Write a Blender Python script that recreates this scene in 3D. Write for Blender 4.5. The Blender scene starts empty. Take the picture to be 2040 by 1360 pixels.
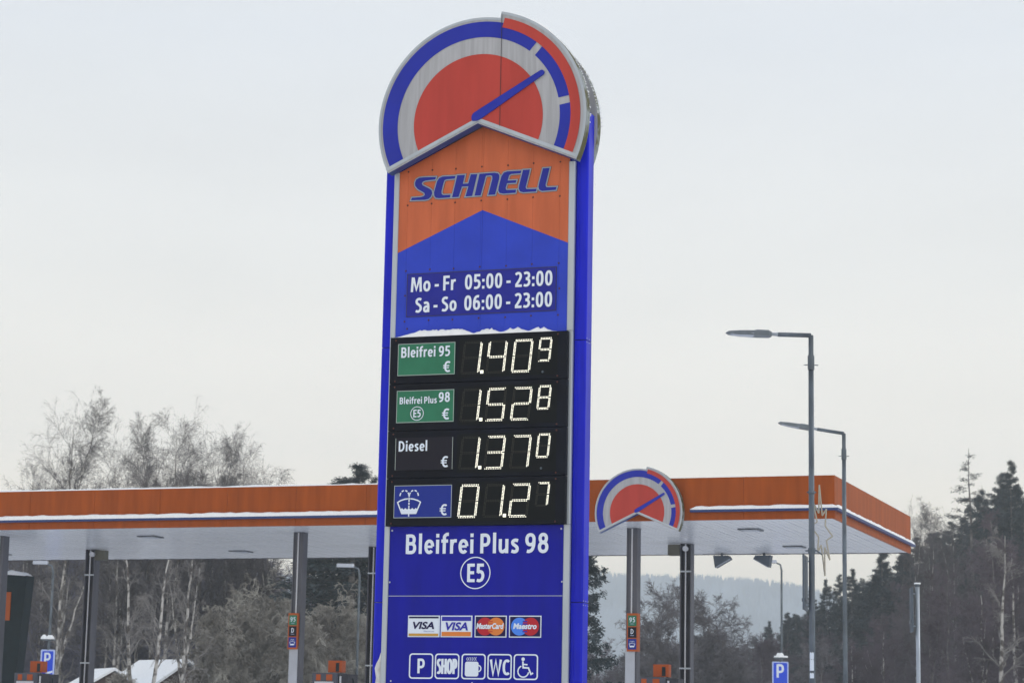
import bpy, math, random
import numpy as np
from mathutils import Matrix, Vector
R = math.radians
random.seed(7)
sc = bpy.context.scene
col = sc.collection

# ------------------------------------------------------------------ camera
F_PX, PITCH, ROLL, CAM_Z = 4473.0, 0.171272, 0.019211, 1.5
_cp, _sp, _cr, _sr = math.cos(PITCH), math.sin(PITCH), math.cos(ROLL), math.sin(ROLL)
FW = np.array([0, _cp, _sp])
_u0, _r0 = np.array([0, -_sp, _cp]), np.array([1.0, 0, 0])
RT = _cr * _r0 + _sr * _u0
UP = -_sr * _r0 + _cr * _u0
cd = bpy.data.cameras.new('camera')
cam = bpy.data.objects.new('camera', cd)
col.objects.link(cam)
cam.matrix_world = Matrix(((RT[0], UP[0], -FW[0], 0), (RT[1], UP[1], -FW[1], 0), (RT[2], UP[2], -FW[2], CAM_Z), (0, 0, 0, 1)))
cd.sensor_width = 36
cd.lens = F_PX / 2040 * 36
cd.clip_start, cd.clip_end = 0.5, 9000
cd.dof.use_dof = True
cd.dof.focus_distance = 22.3
cd.dof.aperture_fstop = 5.6
sc.camera = cam

# ------------------------------------------------------------------ world and sun (overcast)
SUN_EL, SUN_AZ = R(38), R(75)          # azimuth from +Y towards +X
w = bpy.data.worlds.new('World')
sc.world = w
w.use_nodes = True
nt = w.node_tree
nt.nodes.clear()
def N(t, nt_, **k):
    n = nt_.nodes.new(t)
    for a, b in k.items():
        setattr(n, a, b)
    return n
out = N('ShaderNodeOutputWorld', nt)
bg = N('ShaderNodeBackground', nt)
sky = N('ShaderNodeTexSky', nt, sky_type='NISHITA', sun_disc=False, sun_elevation=SUN_EL, sun_rotation=SUN_AZ)
sky.air_density, sky.dust_density = 1.0, 3.0
tc = N('ShaderNodeTexCoord', nt)
sep = N('ShaderNodeSeparateXYZ', nt)
ramp = N('ShaderNodeValToRGB', nt)
el = ramp.color_ramp.elements
el[0].position, el[0].color = 0.0, (23.0, 18.8, 11.6, 1)
el[1].position, el[1].color = 1.0, (6.8, 7.3, 8.0, 1)
for p_, c_ in ((0.06, (18.5, 15.8, 11.4)), (0.12, (12.7, 11.9, 10.5)), (0.2, (10.4, 10.3, 9.9)), (0.30, (8.8, 9.2, 9.7)), (0.5, (8.2, 8.6, 9.2))):
    e = el.new(p_)
    e.color = (*c_, 1)
noi = N('ShaderNodeTexNoise', nt)
noi.inputs['Scale'].default_value = 5.0
noi.inputs['Detail'].default_value = 4
mp = N('ShaderNodeMapping', nt)
mp.inputs['Scale'].default_value = (1, 1, 4)
nr = N('ShaderNodeMapRange', nt)
nr.inputs['From Min'].default_value, nr.inputs['From Max'].default_value = 0.3, 0.7
nr.inputs['To Min'].default_value, nr.inputs['To Max'].default_value = 0.97, 1.03
mul = N('ShaderNodeVectorMath', nt, operation='SCALE')
mix = N('ShaderNodeMix', nt, data_type='RGBA')
mix.inputs['Factor'].default_value = 0.93      # thick veil of cloud over the clear-sky model
L = nt.links.new
L(tc.outputs['Generated'], sep.inputs[0])
L(sep.outputs['Z'], ramp.inputs[0])
L(tc.outputs['Generated'], mp.inputs[0])
L(mp.outputs[0], noi.inputs['Vector'])
L(noi.outputs['Fac'], nr.inputs['Value'])
L(ramp.outputs[0], mul.inputs[0])
L(nr.outputs[0], mul.inputs['Scale'])
L(sky.outputs[0], mix.inputs['A'])
L(mul.outputs[0], mix.inputs['B'])
L(mix.outputs['Result'], bg.inputs['Color'])
L(bg.outputs[0], out.inputs['Surface'])
bg.inputs['Strength'].default_value = 0.1
sd_ = bpy.data.lights.new('sun', 'SUN')
sd_.energy, sd_.angle, sd_.color = 0.7, R(14), (1, 0.95, 0.88)
sun = bpy.data.objects.new('sun', sd_)
col.objects.link(sun)
_d = Vector((math.sin(SUN_AZ) * math.cos(SUN_EL), math.cos(SUN_AZ) * math.cos(SUN_EL), math.sin(SUN_EL)))
sun.rotation_euler = _d.to_track_quat('Z', 'Y').to_euler()
sun.location = (40, 10, 60)
sc.view_settings.view_transform = 'Standard'
sc.view_settings.look = 'None'
sc.view_settings.exposure = 0.0
sc.view_settings.gamma = 1.0
sc.view_settings.use_curve_mapping = False
sc.cycles.volume_bounces = 3
sc.cycles.max_bounces = 8

# ------------------------------------------------------------------ helpers
def at(px, py, Y):
    """world point seen at photo pixel (px, py) at ground distance Y from the camera"""
    d = FW * F_PX + RT * (px - 1020) - UP * (py - 680)
    P = d * (Y / d[1])
    return np.array([P[0], Y, P[2] + CAM_Z])

def mat(name, c, rough=0.55, metal=0.0, var=0.0, scale=6.0, c2=None, stretch=(1, 1, 1), bump=0.0, spec=0.18, emit=None, detail=4, lo=0.35, hi=0.65):
    m = bpy.data.materials.new(name)
    m.use_nodes = True
    t = m.node_tree
    b = t.nodes['Principled BSDF']
    b.inputs['Roughness'].default_value = rough
    b.inputs['Metallic'].default_value = metal
    b.inputs['Specular IOR Level'].default_value = spec
    b.inputs['Base Color'].default_value = (*c, 1)
    if emit:
        b.inputs['Emission Color'].default_value = (*emit[0], 1)
        b.inputs['Emission Strength'].default_value = emit[1]
    if var or c2 or bump:
        tc = t.nodes.new('ShaderNodeTexCoord')
        mp = t.nodes.new('ShaderNodeMapping')
        mp.inputs['Scale'].default_value = stretch
        no = t.nodes.new('ShaderNodeTexNoise')
        no.inputs['Scale'].default_value = scale
        no.inputs['Detail'].default_value = detail
        t.links.new(tc.outputs['Object'], mp.inputs[0])
        t.links.new(mp.outputs[0], no.inputs['Vector'])
        mr = t.nodes.new('ShaderNodeMapRange')
        mr.inputs['From Min'].default_value, mr.inputs['From Max'].default_value = lo, hi
        t.links.new(no.outputs['Fac'], mr.inputs['Value'])
        mx = t.nodes.new('ShaderNodeMix')
        mx.data_type = 'RGBA'
        d = c2 or tuple(x * (1 - var) for x in c)
        a = c if c2 else tuple(min(1, x * (1 + var)) for x in c)
        mx.inputs['A'].default_value = (*a, 1)
        mx.inputs['B'].default_value = (*d, 1)
        t.links.new(mr.outputs[0], mx.inputs['Factor'])
        t.links.new(mx.outputs['Result'], b.inputs['Base Color'])
        if bump:
            bu = t.nodes.new('ShaderNodeBump')
            bu.inputs['Strength'].default_value = bump
            bu.inputs['Distance'].default_value = 0.02
            t.links.new(no.outputs['Fac'], bu.inputs['Height'])
            t.links.new(bu.outputs[0], b.inputs['Normal'])
    return m

M = dict(
    orange=mat('sign_orange', (0.52, 0.125, 0.052), 0.45, var=0.09, scale=2.2, stretch=(4, 1, .6)),
    upper_blue=mat('sign_bright_blue', (0.022, 0.054, 0.52), 0.45, var=0.08, scale=2.5),
    deep_blue=mat('sign_deep_blue', (0.004, 0.007, 0.30), 0.4, spec=.12, var=0.16, scale=2.2, stretch=(2.5, 1, .5), detail=9, lo=.3, hi=.72),
    frame_blue=mat('frame_blue', (0.007, 0.014, 0.52), 0.34, spec=.12, var=0.24, scale=4.0, stretch=(2, 2, .25), detail=9, lo=.3, hi=.7),
    hours_blue=mat('hours_blue', (0.012, 0.018, 0.28), 0.42, var=0.08, scale=4),
    dial_blue=mat('dial_blue', (0.014, 0.026, 0.36), 0.42, var=0.07, scale=3),
    dial_red=mat('dial_red', (0.43, 0.050, 0.040), 0.45, var=0.07, scale=1.5, stretch=(5, 1, .6)),
    dial_grey=mat('dial_grey', (0.37, 0.385, 0.43), 0.4, var=0.10, scale=3, stretch=(9, 1, .5)),
    silver=mat('silver_trim', (0.40, 0.45, 0.52), 0.35, metal=0.25, var=0.08, scale=5, stretch=(1, 1, .2)),
    algae=mat('algae_rim', (0.27, 0.31, 0.33), 0.6, c2=(0.085, 0.085, 0.035), scale=7, lo=.40, hi=.56, detail=8),
    core=mat('grey_core', (0.13, 0.145, 0.165), 0.5, var=0.2, scale=6),
    soffit=mat('soffit_blue', (0.03, 0.07, 0.24), 0.4, var=0.15, scale=5),
    logo_blue=mat('logo_blue', (0.014, 0.022, 0.29), 0.4),
    logo_silver=mat('logo_silver', (0.27, 0.31, 0.38), 0.35, metal=0.2),
    seam=mat('dark_joint', (0.05, 0.045, 0.05), 0.8),
    rivet=mat('rivet_dark', (0.09, 0.035, 0.03), 0.6),
    rivet_l=mat('rivet_pale', (0.5, 0.55, 0.65), 0.4, metal=.5),
    white=mat('print_white', (0.72, 0.80, 0.93), 0.5),
    black=mat('display_black', (0.003, 0.005, 0.012), 0.42, var=0.3, scale=3, spec=.1),
    black2=mat('display_window', (0.004, 0.006, 0.008), 0.45, spec=.1),
    dull=mat('unlit_led', (0.055, 0.055, 0.045), 0.5),
    led=mat('led_lit', (0.8, 0.8, 0.7), 0.5, emit=((1.0, 0.96, 0.80), 1.2)),
    green=mat('label_green', (0.025, 0.17, 0.098), 0.4, var=0.08, scale=5),
    nearblack=mat('label_black', (0.006, 0.006, 0.016), 0.4),
    washblue=mat('label_blue', (0.008, 0.026, 0.26), 0.4),
    plate_edge=mat('plate_edge', (0.35, 0.42, 0.43), 0.4, metal=.4),
    navy=mat('card_navy', (0.012, 0.008, 0.07), 0.5),
    visa_blue=mat('card_blue', (0.03, 0.03, 0.38), 0.5),
    gold=mat('card_gold', (0.55, 0.30, 0.06), 0.5),
    corange=mat('card_orange', (0.68, 0.21, 0.05), 0.5),
    cred=mat('card_red', (0.45, 0.02, 0.035), 0.5),
    clight=mat('card_light_blue', (0.07, 0.24, 0.85), 0.5),
    cmix=mat('card_mixed_red', (0.55, 0.08, 0.035), 0.5),
    fine=mat('card_fine_print', (0.35, 0.40, 0.60), 0.5),
    snow=mat('snow', (0.86, 0.89, 0.94), 0.7, bump=0.6, var=0.03, scale=14),
    oldsnow=mat('stuck_snow', (0.74, 0.74, 0.76), 0.8, c2=(.55, .53, .52), scale=9, bump=.8),
    canopy_orange=mat('canopy_orange', (0.31, 0.066, 0.008), 0.5, spec=.12, var=0.20, scale=2.2, stretch=(3, 3, .35), detail=7, lo=.3, hi=.75),
    plank=mat('ceiling_white', (0.86, 0.89, 0.96), 0.2, var=0.03, scale=2, spec=.8),
    backing=mat('ceiling_backing', (0.10, 0.10, 0.115), 0.7),
    ledge=mat('ledge_blue', (0.03, 0.06, 0.19), 0.4),
    roofmat=mat('roof_sheet', (0.25, 0.25, 0.26), 0.7),
    steel=mat('column_steel', (0.10, 0.105, 0.13), 0.42, metal=0.15, var=0.12, scale=3, stretch=(1, 1, .3)),
    steel_d=mat('column_recess', (0.045, 0.047, 0.06), 0.6, var=.2, scale=3),  # darker copy of the column steel, shade of the rear web recess painted in
    guard=mat('column_cover', (0.42, 0.45, 0.52), 0.4, var=0.06, scale=3),
    conduit=mat('conduit', (0.62, 0.64, 0.70), 0.4),
    galv=mat('galvanised', (0.115, 0.14, 0.17), 0.42, metal=0.35, var=0.28, scale=7, stretch=(1, 1, .35)),
    galv_l=mat('galvanised_pale', (0.40, 0.45, 0.52), 0.42, metal=0.3, var=0.15, scale=7, stretch=(1, 1, .35)),
    signback=mat('sign_back', (0.10, 0.125, 0.155), 0.5, var=.1),
    lens=mat('lamp_glass', (0.50, 0.55, 0.66), 0.2),
    lampgrey=mat('lamp_grey', (0.16, 0.19, 0.22), 0.4, var=.1),
    olive=mat('box_olive', (0.12, 0.12, 0.10), 0.6),
    star=mat('star_tube', (0.42, 0.40, 0.34), 0.5),
    teal=mat('totem_dark', (0.008, 0.020, 0.028), 0.45, var=.1),
    torange=mat('totem_orange', (0.42, 0.095, 0.022), 0.45),
    pump_grey=mat('pump_grey', (0.085, 0.095, 0.13), 0.45, var=.1),
    pump_orange=mat('pump_orange', (0.45, 0.09, 0.02), 0.45, var=.06),
    screen=mat('pump_screen', (0.01, 0.02, 0.03), 0.3),
    pblue=mat('parking_blue', (0.02, 0.075, 0.70), 0.4),
    pwhite=mat('parking_border', (0.48, 0.58, 0.95), 0.4),
    housewall=mat('house_wall', (0.085, 0.062, 0.06), 0.8, var=.2, scale=4),
    birch=mat('birch_bark', (0.50, 0.49, 0.48), 0.8, c2=(0.10, 0.09, 0.085), scale=2.2, stretch=(1, 1, .9), lo=.45, hi=.56),
    bark=mat('dark_bark', (0.10, 0.095, 0.10), 0.9, c2=(0.22, 0.21, 0.21), scale=3),
    twig=mat('twig', (0.155, 0.145, 0.145), 0.9, c2=(0.30, 0.29, 0.29), scale=1.2),
    twig_mid=mat('grey_twig', (0.12, 0.115, 0.13), 0.9, c2=(0.24, 0.235, 0.26), scale=1.0),
    twig_sky=mat('birch_twig', (0.075, 0.068, 0.075), 0.9, c2=(0.20, 0.19, 0.205), scale=1.2),
    twig_red=mat('brown_twig', (0.085, 0.066, 0.080), 0.9, c2=(0.18, 0.150, 0.185), scale=0.4),
    twig_mauve=mat('mauve_twig', (0.10, 0.098, 0.14), 0.9, c2=(0.25, 0.25, 0.34), scale=0.3),
    twig_frost=mat('frosted_twig', (0.44, 0.43, 0.40), 0.9, c2=(0.13, 0.118, 0.108), scale=0.7),
    needle=mat('needles', (0.020, 0.034, 0.037), 0.8, c2=(0.07, 0.092, 0.105), scale=1.5),
    needle_snow=mat('frosted_needles', (0.028, 0.044, 0.052), 0.8, c2=(0.11, 0.14, 0.165), scale=1.1, lo=.48, hi=.75),
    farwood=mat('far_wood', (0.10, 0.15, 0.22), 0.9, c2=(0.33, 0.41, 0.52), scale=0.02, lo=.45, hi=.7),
    hillside=mat('hillside_litter', (0.15, 0.14, 0.155), 0.95, c2=(0.45, 0.46, 0.50), scale=0.12, detail=8, lo=.45, hi=.7, bump=.5),
    groundsnow=mat('snowy_ground', (0.78, 0.80, 0.83), 0.85, c2=(0.60, 0.62, 0.65), scale=0.15, bump=.4),
    bounce_ground=mat('forecourt_bounce', (0.80, 0.82, 0.86), 0.7, c2=(0.60, 0.61, 0.64), scale=0.5, detail=8),  # unseen forecourt, whitened so it bounces light up onto the ceiling
)

def link(o, parent=None):
    col.objects.link(o)
    if parent is not None:
        o.parent = parent
    return o
def thing(name, label, cat, loc=(0, 0, 0), rz=0.0, group=None):
    o = bpy.data.objects.new(name, None)
    col.objects.link(o)
    o.location, o.rotation_euler = tuple(loc), (0, 0, rz)
    o.empty_display_size = 0.2
    o['label'], o['category'] = label, cat
    if group: o['group'] = group
    return o
def tag(o, label=None, cat=None, group=None, kind=None):
    for k, v in (('label', label), ('category', cat), ('group', group), ('kind', kind)):
        if v: o[k] = v
    return o

class MB:
    def __init__(s): s.v, s.f, s.mi, s.cur = [], [], [], 0
    def add(s, vs, fs):
        n = len(s.v); s.v += [tuple(map(float, p)) for p in vs]
        for f in fs: s.f.append([n + i for i in f]); s.mi.append(s.cur)
        return s
    def box(s, x0, x1, y0, y1, z0, z1):
        return s.add([(x, y, z) for x in (x0, x1) for y in (y0, y1) for z in (z0, z1)],
                     [(0, 1, 3, 2), (4, 6, 7, 5), (0, 4, 5, 1), (2, 3, 7, 6), (0, 2, 6, 4), (1, 5, 7, 3)])
    def cbox(s, x0, x1, y0, y1, z0, z1, b=0.01):
        """box with chamfered vertical edges and front rim"""
        ps = [(x0 + b, y0), (x1 - b, y0), (x1, y0 + b), (x1, y1 - b), (x1 - b, y1), (x0 + b, y1), (x0, y1 - b), (x0, y0 + b)]
        n = len(ps)
        return s.add([(x, y, z0) for x, y in ps] + [(x, y, z1) for x, y in ps],
                     [tuple(range(n - 1, -1, -1)), tuple(range(n, 2 * n))] + [(i, (i + 1) % n, n + (i + 1) % n, n + i) for i in range(n)])
    def prism(s, poly, y0, y1):
        """outline in the (x, z) plane, counter-clockwise seen from -y, from y0 (front) to y1 (back)"""
        n = len(poly)
        return s.add([(x, y0, z) for x, z in poly] + [(x, y1, z) for x, z in poly],
                     [tuple(range(n)), tuple(range(2 * n - 1, n - 1, -1))] + [(i, n + i, n + (i + 1) % n, (i + 1) % n) for i in range(n)])
    def sheet(s, poly, y):
        return s.add([(x, y, z) for x, z in poly], [tuple(range(len(poly)))])
    def rect(s, x0, x1, z0, z1, y): return s.sheet([(x0, z0), (x1, z0), (x1, z1), (x0, z1)], y)
    def strip(s, a, b, y, closed=False):
        """quads between two lines of (x, z) points"""
        n = len(a)
        k = n if closed else n - 1
        return s.add([(x, y, z) for x, z in a] + [(x, y, z) for x, z in b], [(i, (i + 1) % n, n + (i + 1) % n, n + i) for i in range(k)])
    def disc(s, cx, cz, r, y, n=20): return s.sheet([(cx + r * math.cos(2 * math.pi * i / n), cz + r * math.sin(2 * math.pi * i / n)) for i in range(n)], y)
    def ring(s, cx, cz, r0, r1, y, n=40):
        A = [(math.cos(2 * math.pi * i / n), math.sin(2 * math.pi * i / n)) for i in range(n)]
        return s.strip([(cx + r0 * a, cz + r0 * b) for a, b in A], [(cx + r1 * a, cz + r1 * b) for a, b in A], y, True)
    def line(s, pts, wd, y, closed=False):
        """flat stroke of width wd along (x, z) points"""
        P = [np.array(p, float) for p in pts]
        n = len(P); a, b = [], []
        for i in range(n):
            p0 = P[i - 1] if (i > 0 or closed) else P[i]
            p1 = P[(i + 1) % n] if (i < n - 1 or closed) else P[i]
            d1 = P[i] - p0; d2 = p1 - P[i]
            u1 = d1 / (np.linalg.norm(d1) or 1); u2 = d2 / (np.linalg.norm(d2) or 1)
            t = u1 + u2; t = t / (np.linalg.norm(t) or 1)
            nn = np.array([-t[1], t[0]]); c = max(0.5, abs(nn @ np.array([-u2[1], u2[0]])) if np.linalg.norm(d2) else 1)
            a.append(tuple(P[i] + nn * wd / 2 / c)); b.append(tuple(P[i] - nn * wd / 2 / c))
        return s.strip(b, a, y, closed)
    def tube(s, pts, rad, k=8, cap=True):
        P = [np.array(p, float) for p in pts]
        n = len(P); rad = rad if hasattr(rad, '__len__') else [rad] * n
        vs = []
        ref = None
        for i in range(n):
            t = P[min(i + 1, n - 1)] - P[max(i - 1, 0)]; t /= np.linalg.norm(t)
            if ref is None: ref = np.array([0, 0, 1.0]) if abs(t[2]) < .9 else np.array([1.0, 0, 0])
            a = np.cross(t, ref); a /= np.linalg.norm(a); b = np.cross(a, t); ref = b
            for j in range(k):
                q = 2 * math.pi * j / k
                vs.append(P[i] + rad[i] * (math.cos(q) * a + math.sin(q) * b))
        fs = [(i * k + j, (i + 1) * k + j, (i + 1) * k + (j + 1) % k, i * k + (j + 1) % k) for i in range(n - 1) for j in range(k)]
        if cap: fs += [tuple(range(k)), tuple(range((n - 1) * k + k - 1, (n - 1) * k - 1, -1))]
        return s.add(vs, fs)
    def mesh(s, name, mats):
        me = bpy.data.meshes.new(name)
        me.from_pydata(s.v, [], s.f)
        for m in (mats if isinstance(mats, (list, tuple)) else [mats]): me.materials.append(m)
        if isinstance(mats, (list, tuple)): me.polygons.foreach_set('material_index', s.mi)
        me.update()
        return me
    def build(s, name, mats, parent=None, loc=None, smooth=False):
        o = bpy.data.objects.new(name, s.mesh(name, mats))
        if smooth: o.data.polygons.foreach_set('use_smooth', [True] * len(o.data.polygons))
        link(o, parent)
        if loc is not None: o.location = loc
        return o
def put(name, me, parent=None, loc=(0, 0, 0), rot=(0, 0, 0), scale=None):
    o = bpy.data.objects.new(name, me); link(o, parent)
    o.location, o.rotation_euler = loc, rot
    if scale: o.scale = scale
    return o
def bevel(o, w_=0.006, seg=2):
    m = o.modifiers.new('bevel', 'BEVEL'); m.width, m.segments, m.limit_method = w_, seg, 'ANGLE'
    return o

def text_mesh(body, bold=0.02, shear=0.0, space=1.0):
    cu = bpy.data.curves.new('t', 'FONT')
    cu.body, cu.size, cu.offset, cu.shear, cu.space_character = body, 1.0, bold, shear, space
    cu.resolution_u = 4
    o = bpy.data.objects.new('t', cu); col.objects.link(o)
    dg = bpy.context.evaluated_depsgraph_get()
    me = bpy.data.meshes.new_from_object(o.evaluated_get(dg))
    vs = np.empty(len(me.vertices) * 3); me.vertices.foreach_get('co', vs)
    fs = [tuple(p.vertices) for p in me.polygons]
    bpy.data.objects.remove(o); bpy.data.curves.remove(cu); bpy.data.meshes.remove(me)
    return vs.reshape(-1, 3)[:, :2], fs
_tc = {}
def _el(cx, cz, rx, rz, a0, a1, n=14, p=2.35):
    P = []
    for i in range(n + 1):
        a = R(a0 + (a1 - a0) * i / n); c_, s_ = math.cos(a), math.sin(a)
        P.append((cx + rx * math.copysign(abs(c_) ** (2 / p), c_), cz + rz * math.copysign(abs(s_) ** (2 / p), s_)))
    return P
def _cr(P, n=5):
    o = []
    Q = [P[0]] + P + [P[-1]]
    for i in range(1, len(Q) - 2):
        for j in range(n):
            t = j / n
            o.append(tuple(.5 * (2 * Q[i][k] + (Q[i + 1][k] - Q[i - 1][k]) * t + (2 * Q[i - 1][k] - 5 * Q[i][k] + 4 * Q[i + 1][k] - Q[i + 2][k]) * t * t + (3 * Q[i][k] - Q[i - 1][k] - 3 * Q[i + 1][k] + Q[i + 2][k]) * t ** 3) for k in (0, 1)))
    return o + [P[-1]]
_six = [_el(.25, .33, .16, .25, 0, 360, 20), _cr([(.40, .90), (.30, .92), (.17, .83), (.10, .60), (.09, .33)])]
GL = {   # condensed bold signage letters: (width, strokes); cap height 1
 'B': (.53, [[(.095, 0), (.095, 1)], [(.1, .925), (.24, .925)] + _el(.25, .725, .155, .2, 90, -90) + [(.1, .525)], [(.1, .525), (.25, .525)] + _el(.26, .3, .175, .225, 90, -90) + [(.1, .075)]]),
 'P': (.50, [[(.095, 0), (.095, 1)], [(.1, .925), (.23, .925)] + _el(.24, .675, .165, .25, 90, -90) + [(.1, .425)]]),
 'D': (.57, [[(.095, 0), (.095, 1)], [(.1, .925), (.18, .925)] + _el(.19, .5, .28, .425, 90, -90, 20) + [(.1, .075)]]),
 'F': (.43, [[(.095, 0), (.095, 1)], [(.1, .925), (.43, .925)], [(.1, .50), (.40, .50)]]),
 'E': (.45, [[(.095, 0), (.095, 1)], [(.1, .925), (.44, .925)], [(.1, .51), (.41, .51)], [(.1, .075), (.45, .075)]]),
 'H': (.58, [[(.095, 0), (.095, 1)], [(.485, 0), (.485, 1)], [(.1, .51), (.48, .51)]]),
 'O': (.62, [_el(.31, .5, .215, .43, 0, 360, 26)]),
 'C': (.50, [_el(.32, .5, .225, .43, 52, 308, 22)]),
 'S': (.47, [_cr([(.41, .87), (.29, .925), (.15, .88), (.095, .75), (.14, .62), (.27, .52), (.37, .40), (.38, .22), (.28, .09), (.16, .075), (.05, .12)])]),
 'M': (.74, [[(.075, 0), (.125, 1)], [(.16, .98), (.37, .16), (.58, .98)], [(.615, 1), (.665, 0)]]),
 'W': (.86, [[(.06, 1), (.235, .02), (.43, .92), (.625, .02), (.80, 1)]]),
 'l': (.19, [[(.095, 0), (.095, 1.05)]]),
 'i': (.19, [[(.095, 0), (.095, .72)], [(.095, .83), (.095, 1.02)]]),
 'e': (.46, [_el(.245, .36, .155, .29, 2, 318, 22, 2.2), [(.1, .36), (.395, .36)]]),
 'o': (.49, [_el(.245, .36, .16, .285, 0, 360, 22, 2.2)]),
 'f': (.31, [_cr([(.34, .99), (.24, .98), (.145, .88), (.14, .72), (.14, 0)]), [(0, .645), (.31, .645)]]),
 'r': (.32, [[(.095, 0), (.095, .72)], _cr([(.10, .42), (.14, .58), (.22, .65), (.33, .65)])]),
 'u': (.49, [_cr([(.095, .72), (.095, .24), (.14, .10), (.25, .09), (.385, .22)]), [(.39, 0), (.39, .72)]]),
 's': (.37, [_cr([(.33, .62), (.21, .655), (.10, .59), (.105, .47), (.20, .38), (.29, .28), (.28, .12), (.17, .07), (.04, .11)])]),
 'a': (.45, [_cr([(.07, .60), (.18, .655), (.31, .61), (.355, .45), (.36, .25), (.36, 0)]), _cr([(.35, .40), (.20, .38), (.10, .29), (.095, .14), (.18, .07), (.28, .10), (.36, .24)])]),
 '0': (.50, [_el(.25, .5, .16, .43, 0, 360, 24)]),
 '2': (.48, [_cr([(.06, .83), (.18, .92), (.32, .90), (.385, .76), (.36, .58), (.23, .33), (.09, .12)]), [(.04, .075), (.47, .075)]]),
 '3': (.48, [_cr([(.05, .88), (.20, .93), (.34, .87), (.37, .72), (.31, .58), (.17, .525)]), _cr([(.17, .525), (.33, .47), (.395, .30), (.32, .12), (.18, .07), (.04, .11)])]),
 '5': (.48, [[(.44, .925), (.13, .925), (.11, .50)], _cr([(.08, .53), (.22, .57), (.34, .52), (.395, .34), (.33, .14), (.19, .07), (.05, .10)])]),
 '6': (.50, _six), '9': (.50, [[(.50 - x, 1 - z) for x, z in st_] for st_ in _six]),
 '8': (.50, [_el(.25, .735, .14, .195, 0, 360, 20, 2.2), _el(.25, .295, .165, .225, 0, 360, 20, 2.2)]),
 ':': (.20, [[(.1, .0), (.1, .19)], [(.1, .47), (.1, .66)]]), '-': (.27, [[(0, .38), (.27, .38)]]), ' ': (.12, []),
 '€': (.52, [_el(.36, .5, .20, .43, 55, 305, 20), [(.02, .60), (.44, .60)], [(.02, .40), (.42, .40)]]),
}
def sign_text(body, x0, x1, z0, z1, y, m, parent, name='lettering', wt=.17, gap=.075):
    b = MB(); st = []; x = 0
    for ch in body:
        w_, ss = GL[ch]
        for q in ss: st.append(([(x + a, c_) for a, c_ in q], ch))
        x += w_ + gap
    k = (x1 - x0) / (x - gap); h = z1 - z0; n = 0
    # strokes keep one weight after the squeeze: build in sign units
    for q, ch in st:
        closed = math.dist(q[0], q[-1]) < 1e-6
        P = [(x0 + a * k, z0 + c_ * h) for a, c_ in (q[:-1] if closed else q)]
        t = wt * h
        if ch == '€' and len(q) == 2: t *= .62
        if ch in 'e' and len(q) == 2: t *= .75
        b.line(P, t, y - n * .00022, closed); n += 1
    return b.build(name, m, parent)
def letters(body, x0, x1, z0, z1, y, m, parent, name='lettering', bold=0.02, shear=0.0, ref='H', mb=None, space=1.0):
    """text whose CAP HEIGHT spans z0..z1 and whose ink spans x0..x1"""
    key = (body, bold, shear, space)
    if key not in _tc:
        _tc[key] = text_mesh(body, bold, shear, space)
    if (ref, bold) not in _tc: _tc[(ref, bold)] = text_mesh(ref, bold)
    V, Fc = _tc[key]; H = _tc[(ref, bold)][0]
    h0, h1 = H[:, 1].min(), H[:, 1].max()
    a, b = V[:, 0].min(), V[:, 0].max()
    X = x0 + (V[:, 0] - a) / (b - a) * (x1 - x0)
    Z = z0 + (V[:, 1] - h0) / (h1 - h0) * (z1 - z0)
    own = mb is None
    mb = mb or MB()
    mb.add([(x, y, z) for x, z in zip(X, Z)], Fc)
    if own: return mb.build(name, m, parent)

def poly_mesh_offset(polys, off):
    """filled 2D outlines grown by off (via a flat curve)"""
    V, Fc = [], []
    for poly in polys:
        cu = bpy.data.curves.new('c', 'CURVE'); cu.dimensions = '2D'; cu.fill_mode = 'FRONT'; cu.offset = off
        sp = cu.splines.new('POLY'); sp.points.add(len(poly) - 1)
        for p, (x, z) in zip(sp.points, poly): p.co = (x, z, 0, 1)
        sp.use_cyclic_u = True
        o = bpy.data.objects.new('c', cu); col.objects.link(o)
        dg = bpy.context.evaluated_depsgraph_get()
        me = bpy.data.meshes.new_from_object(o.evaluated_get(dg))
        vs = np.empty(len(me.vertices) * 3); me.vertices.foreach_get('co', vs)
        n = len(V)
        V += [tuple(q[:2]) for q in vs.reshape(-1, 3)]
        Fc += [tuple(n + i for i in p.vertices) for p in me.polygons]
        bpy.data.objects.remove(o); bpy.data.curves.remove(cu); bpy.data.meshes.remove(me)
    return V, Fc

# ------------------------------------------------------------------ terrain, ground
def sst(t): t = np.clip(t, 0, 1); return t * t * (3 - 2 * t)
def terrain(x, y):
    x = np.asarray(x, float); y = np.asarray(y, float)
    h = 26 * sst((x - 0.05 * y - 2) / 75) * sst((y - 85) / 170)
    h = h + 13 * sst((-x + 8 - .02 * y) / 40) * sst((y - 110) / 150)
    h = h + 1.2 * np.sin(x / 17 + 1) * np.cos(y / 23) * sst((y - 90) / 60)
    return h
xs = np.concatenate([np.linspace(-1250, -130, 18), np.linspace(-120, 140, 66), np.linspace(155, 1250, 18)])
ys = np.concatenate([np.linspace(-25, 70, 8), np.linspace(80, 420, 60), np.linspace(440, 1960, 24)])
mb = MB()
gx, gy = np.meshgrid(xs, ys)
gz = terrain(gx, gy) * (1 - sst((gy - 430) / 250))
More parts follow.
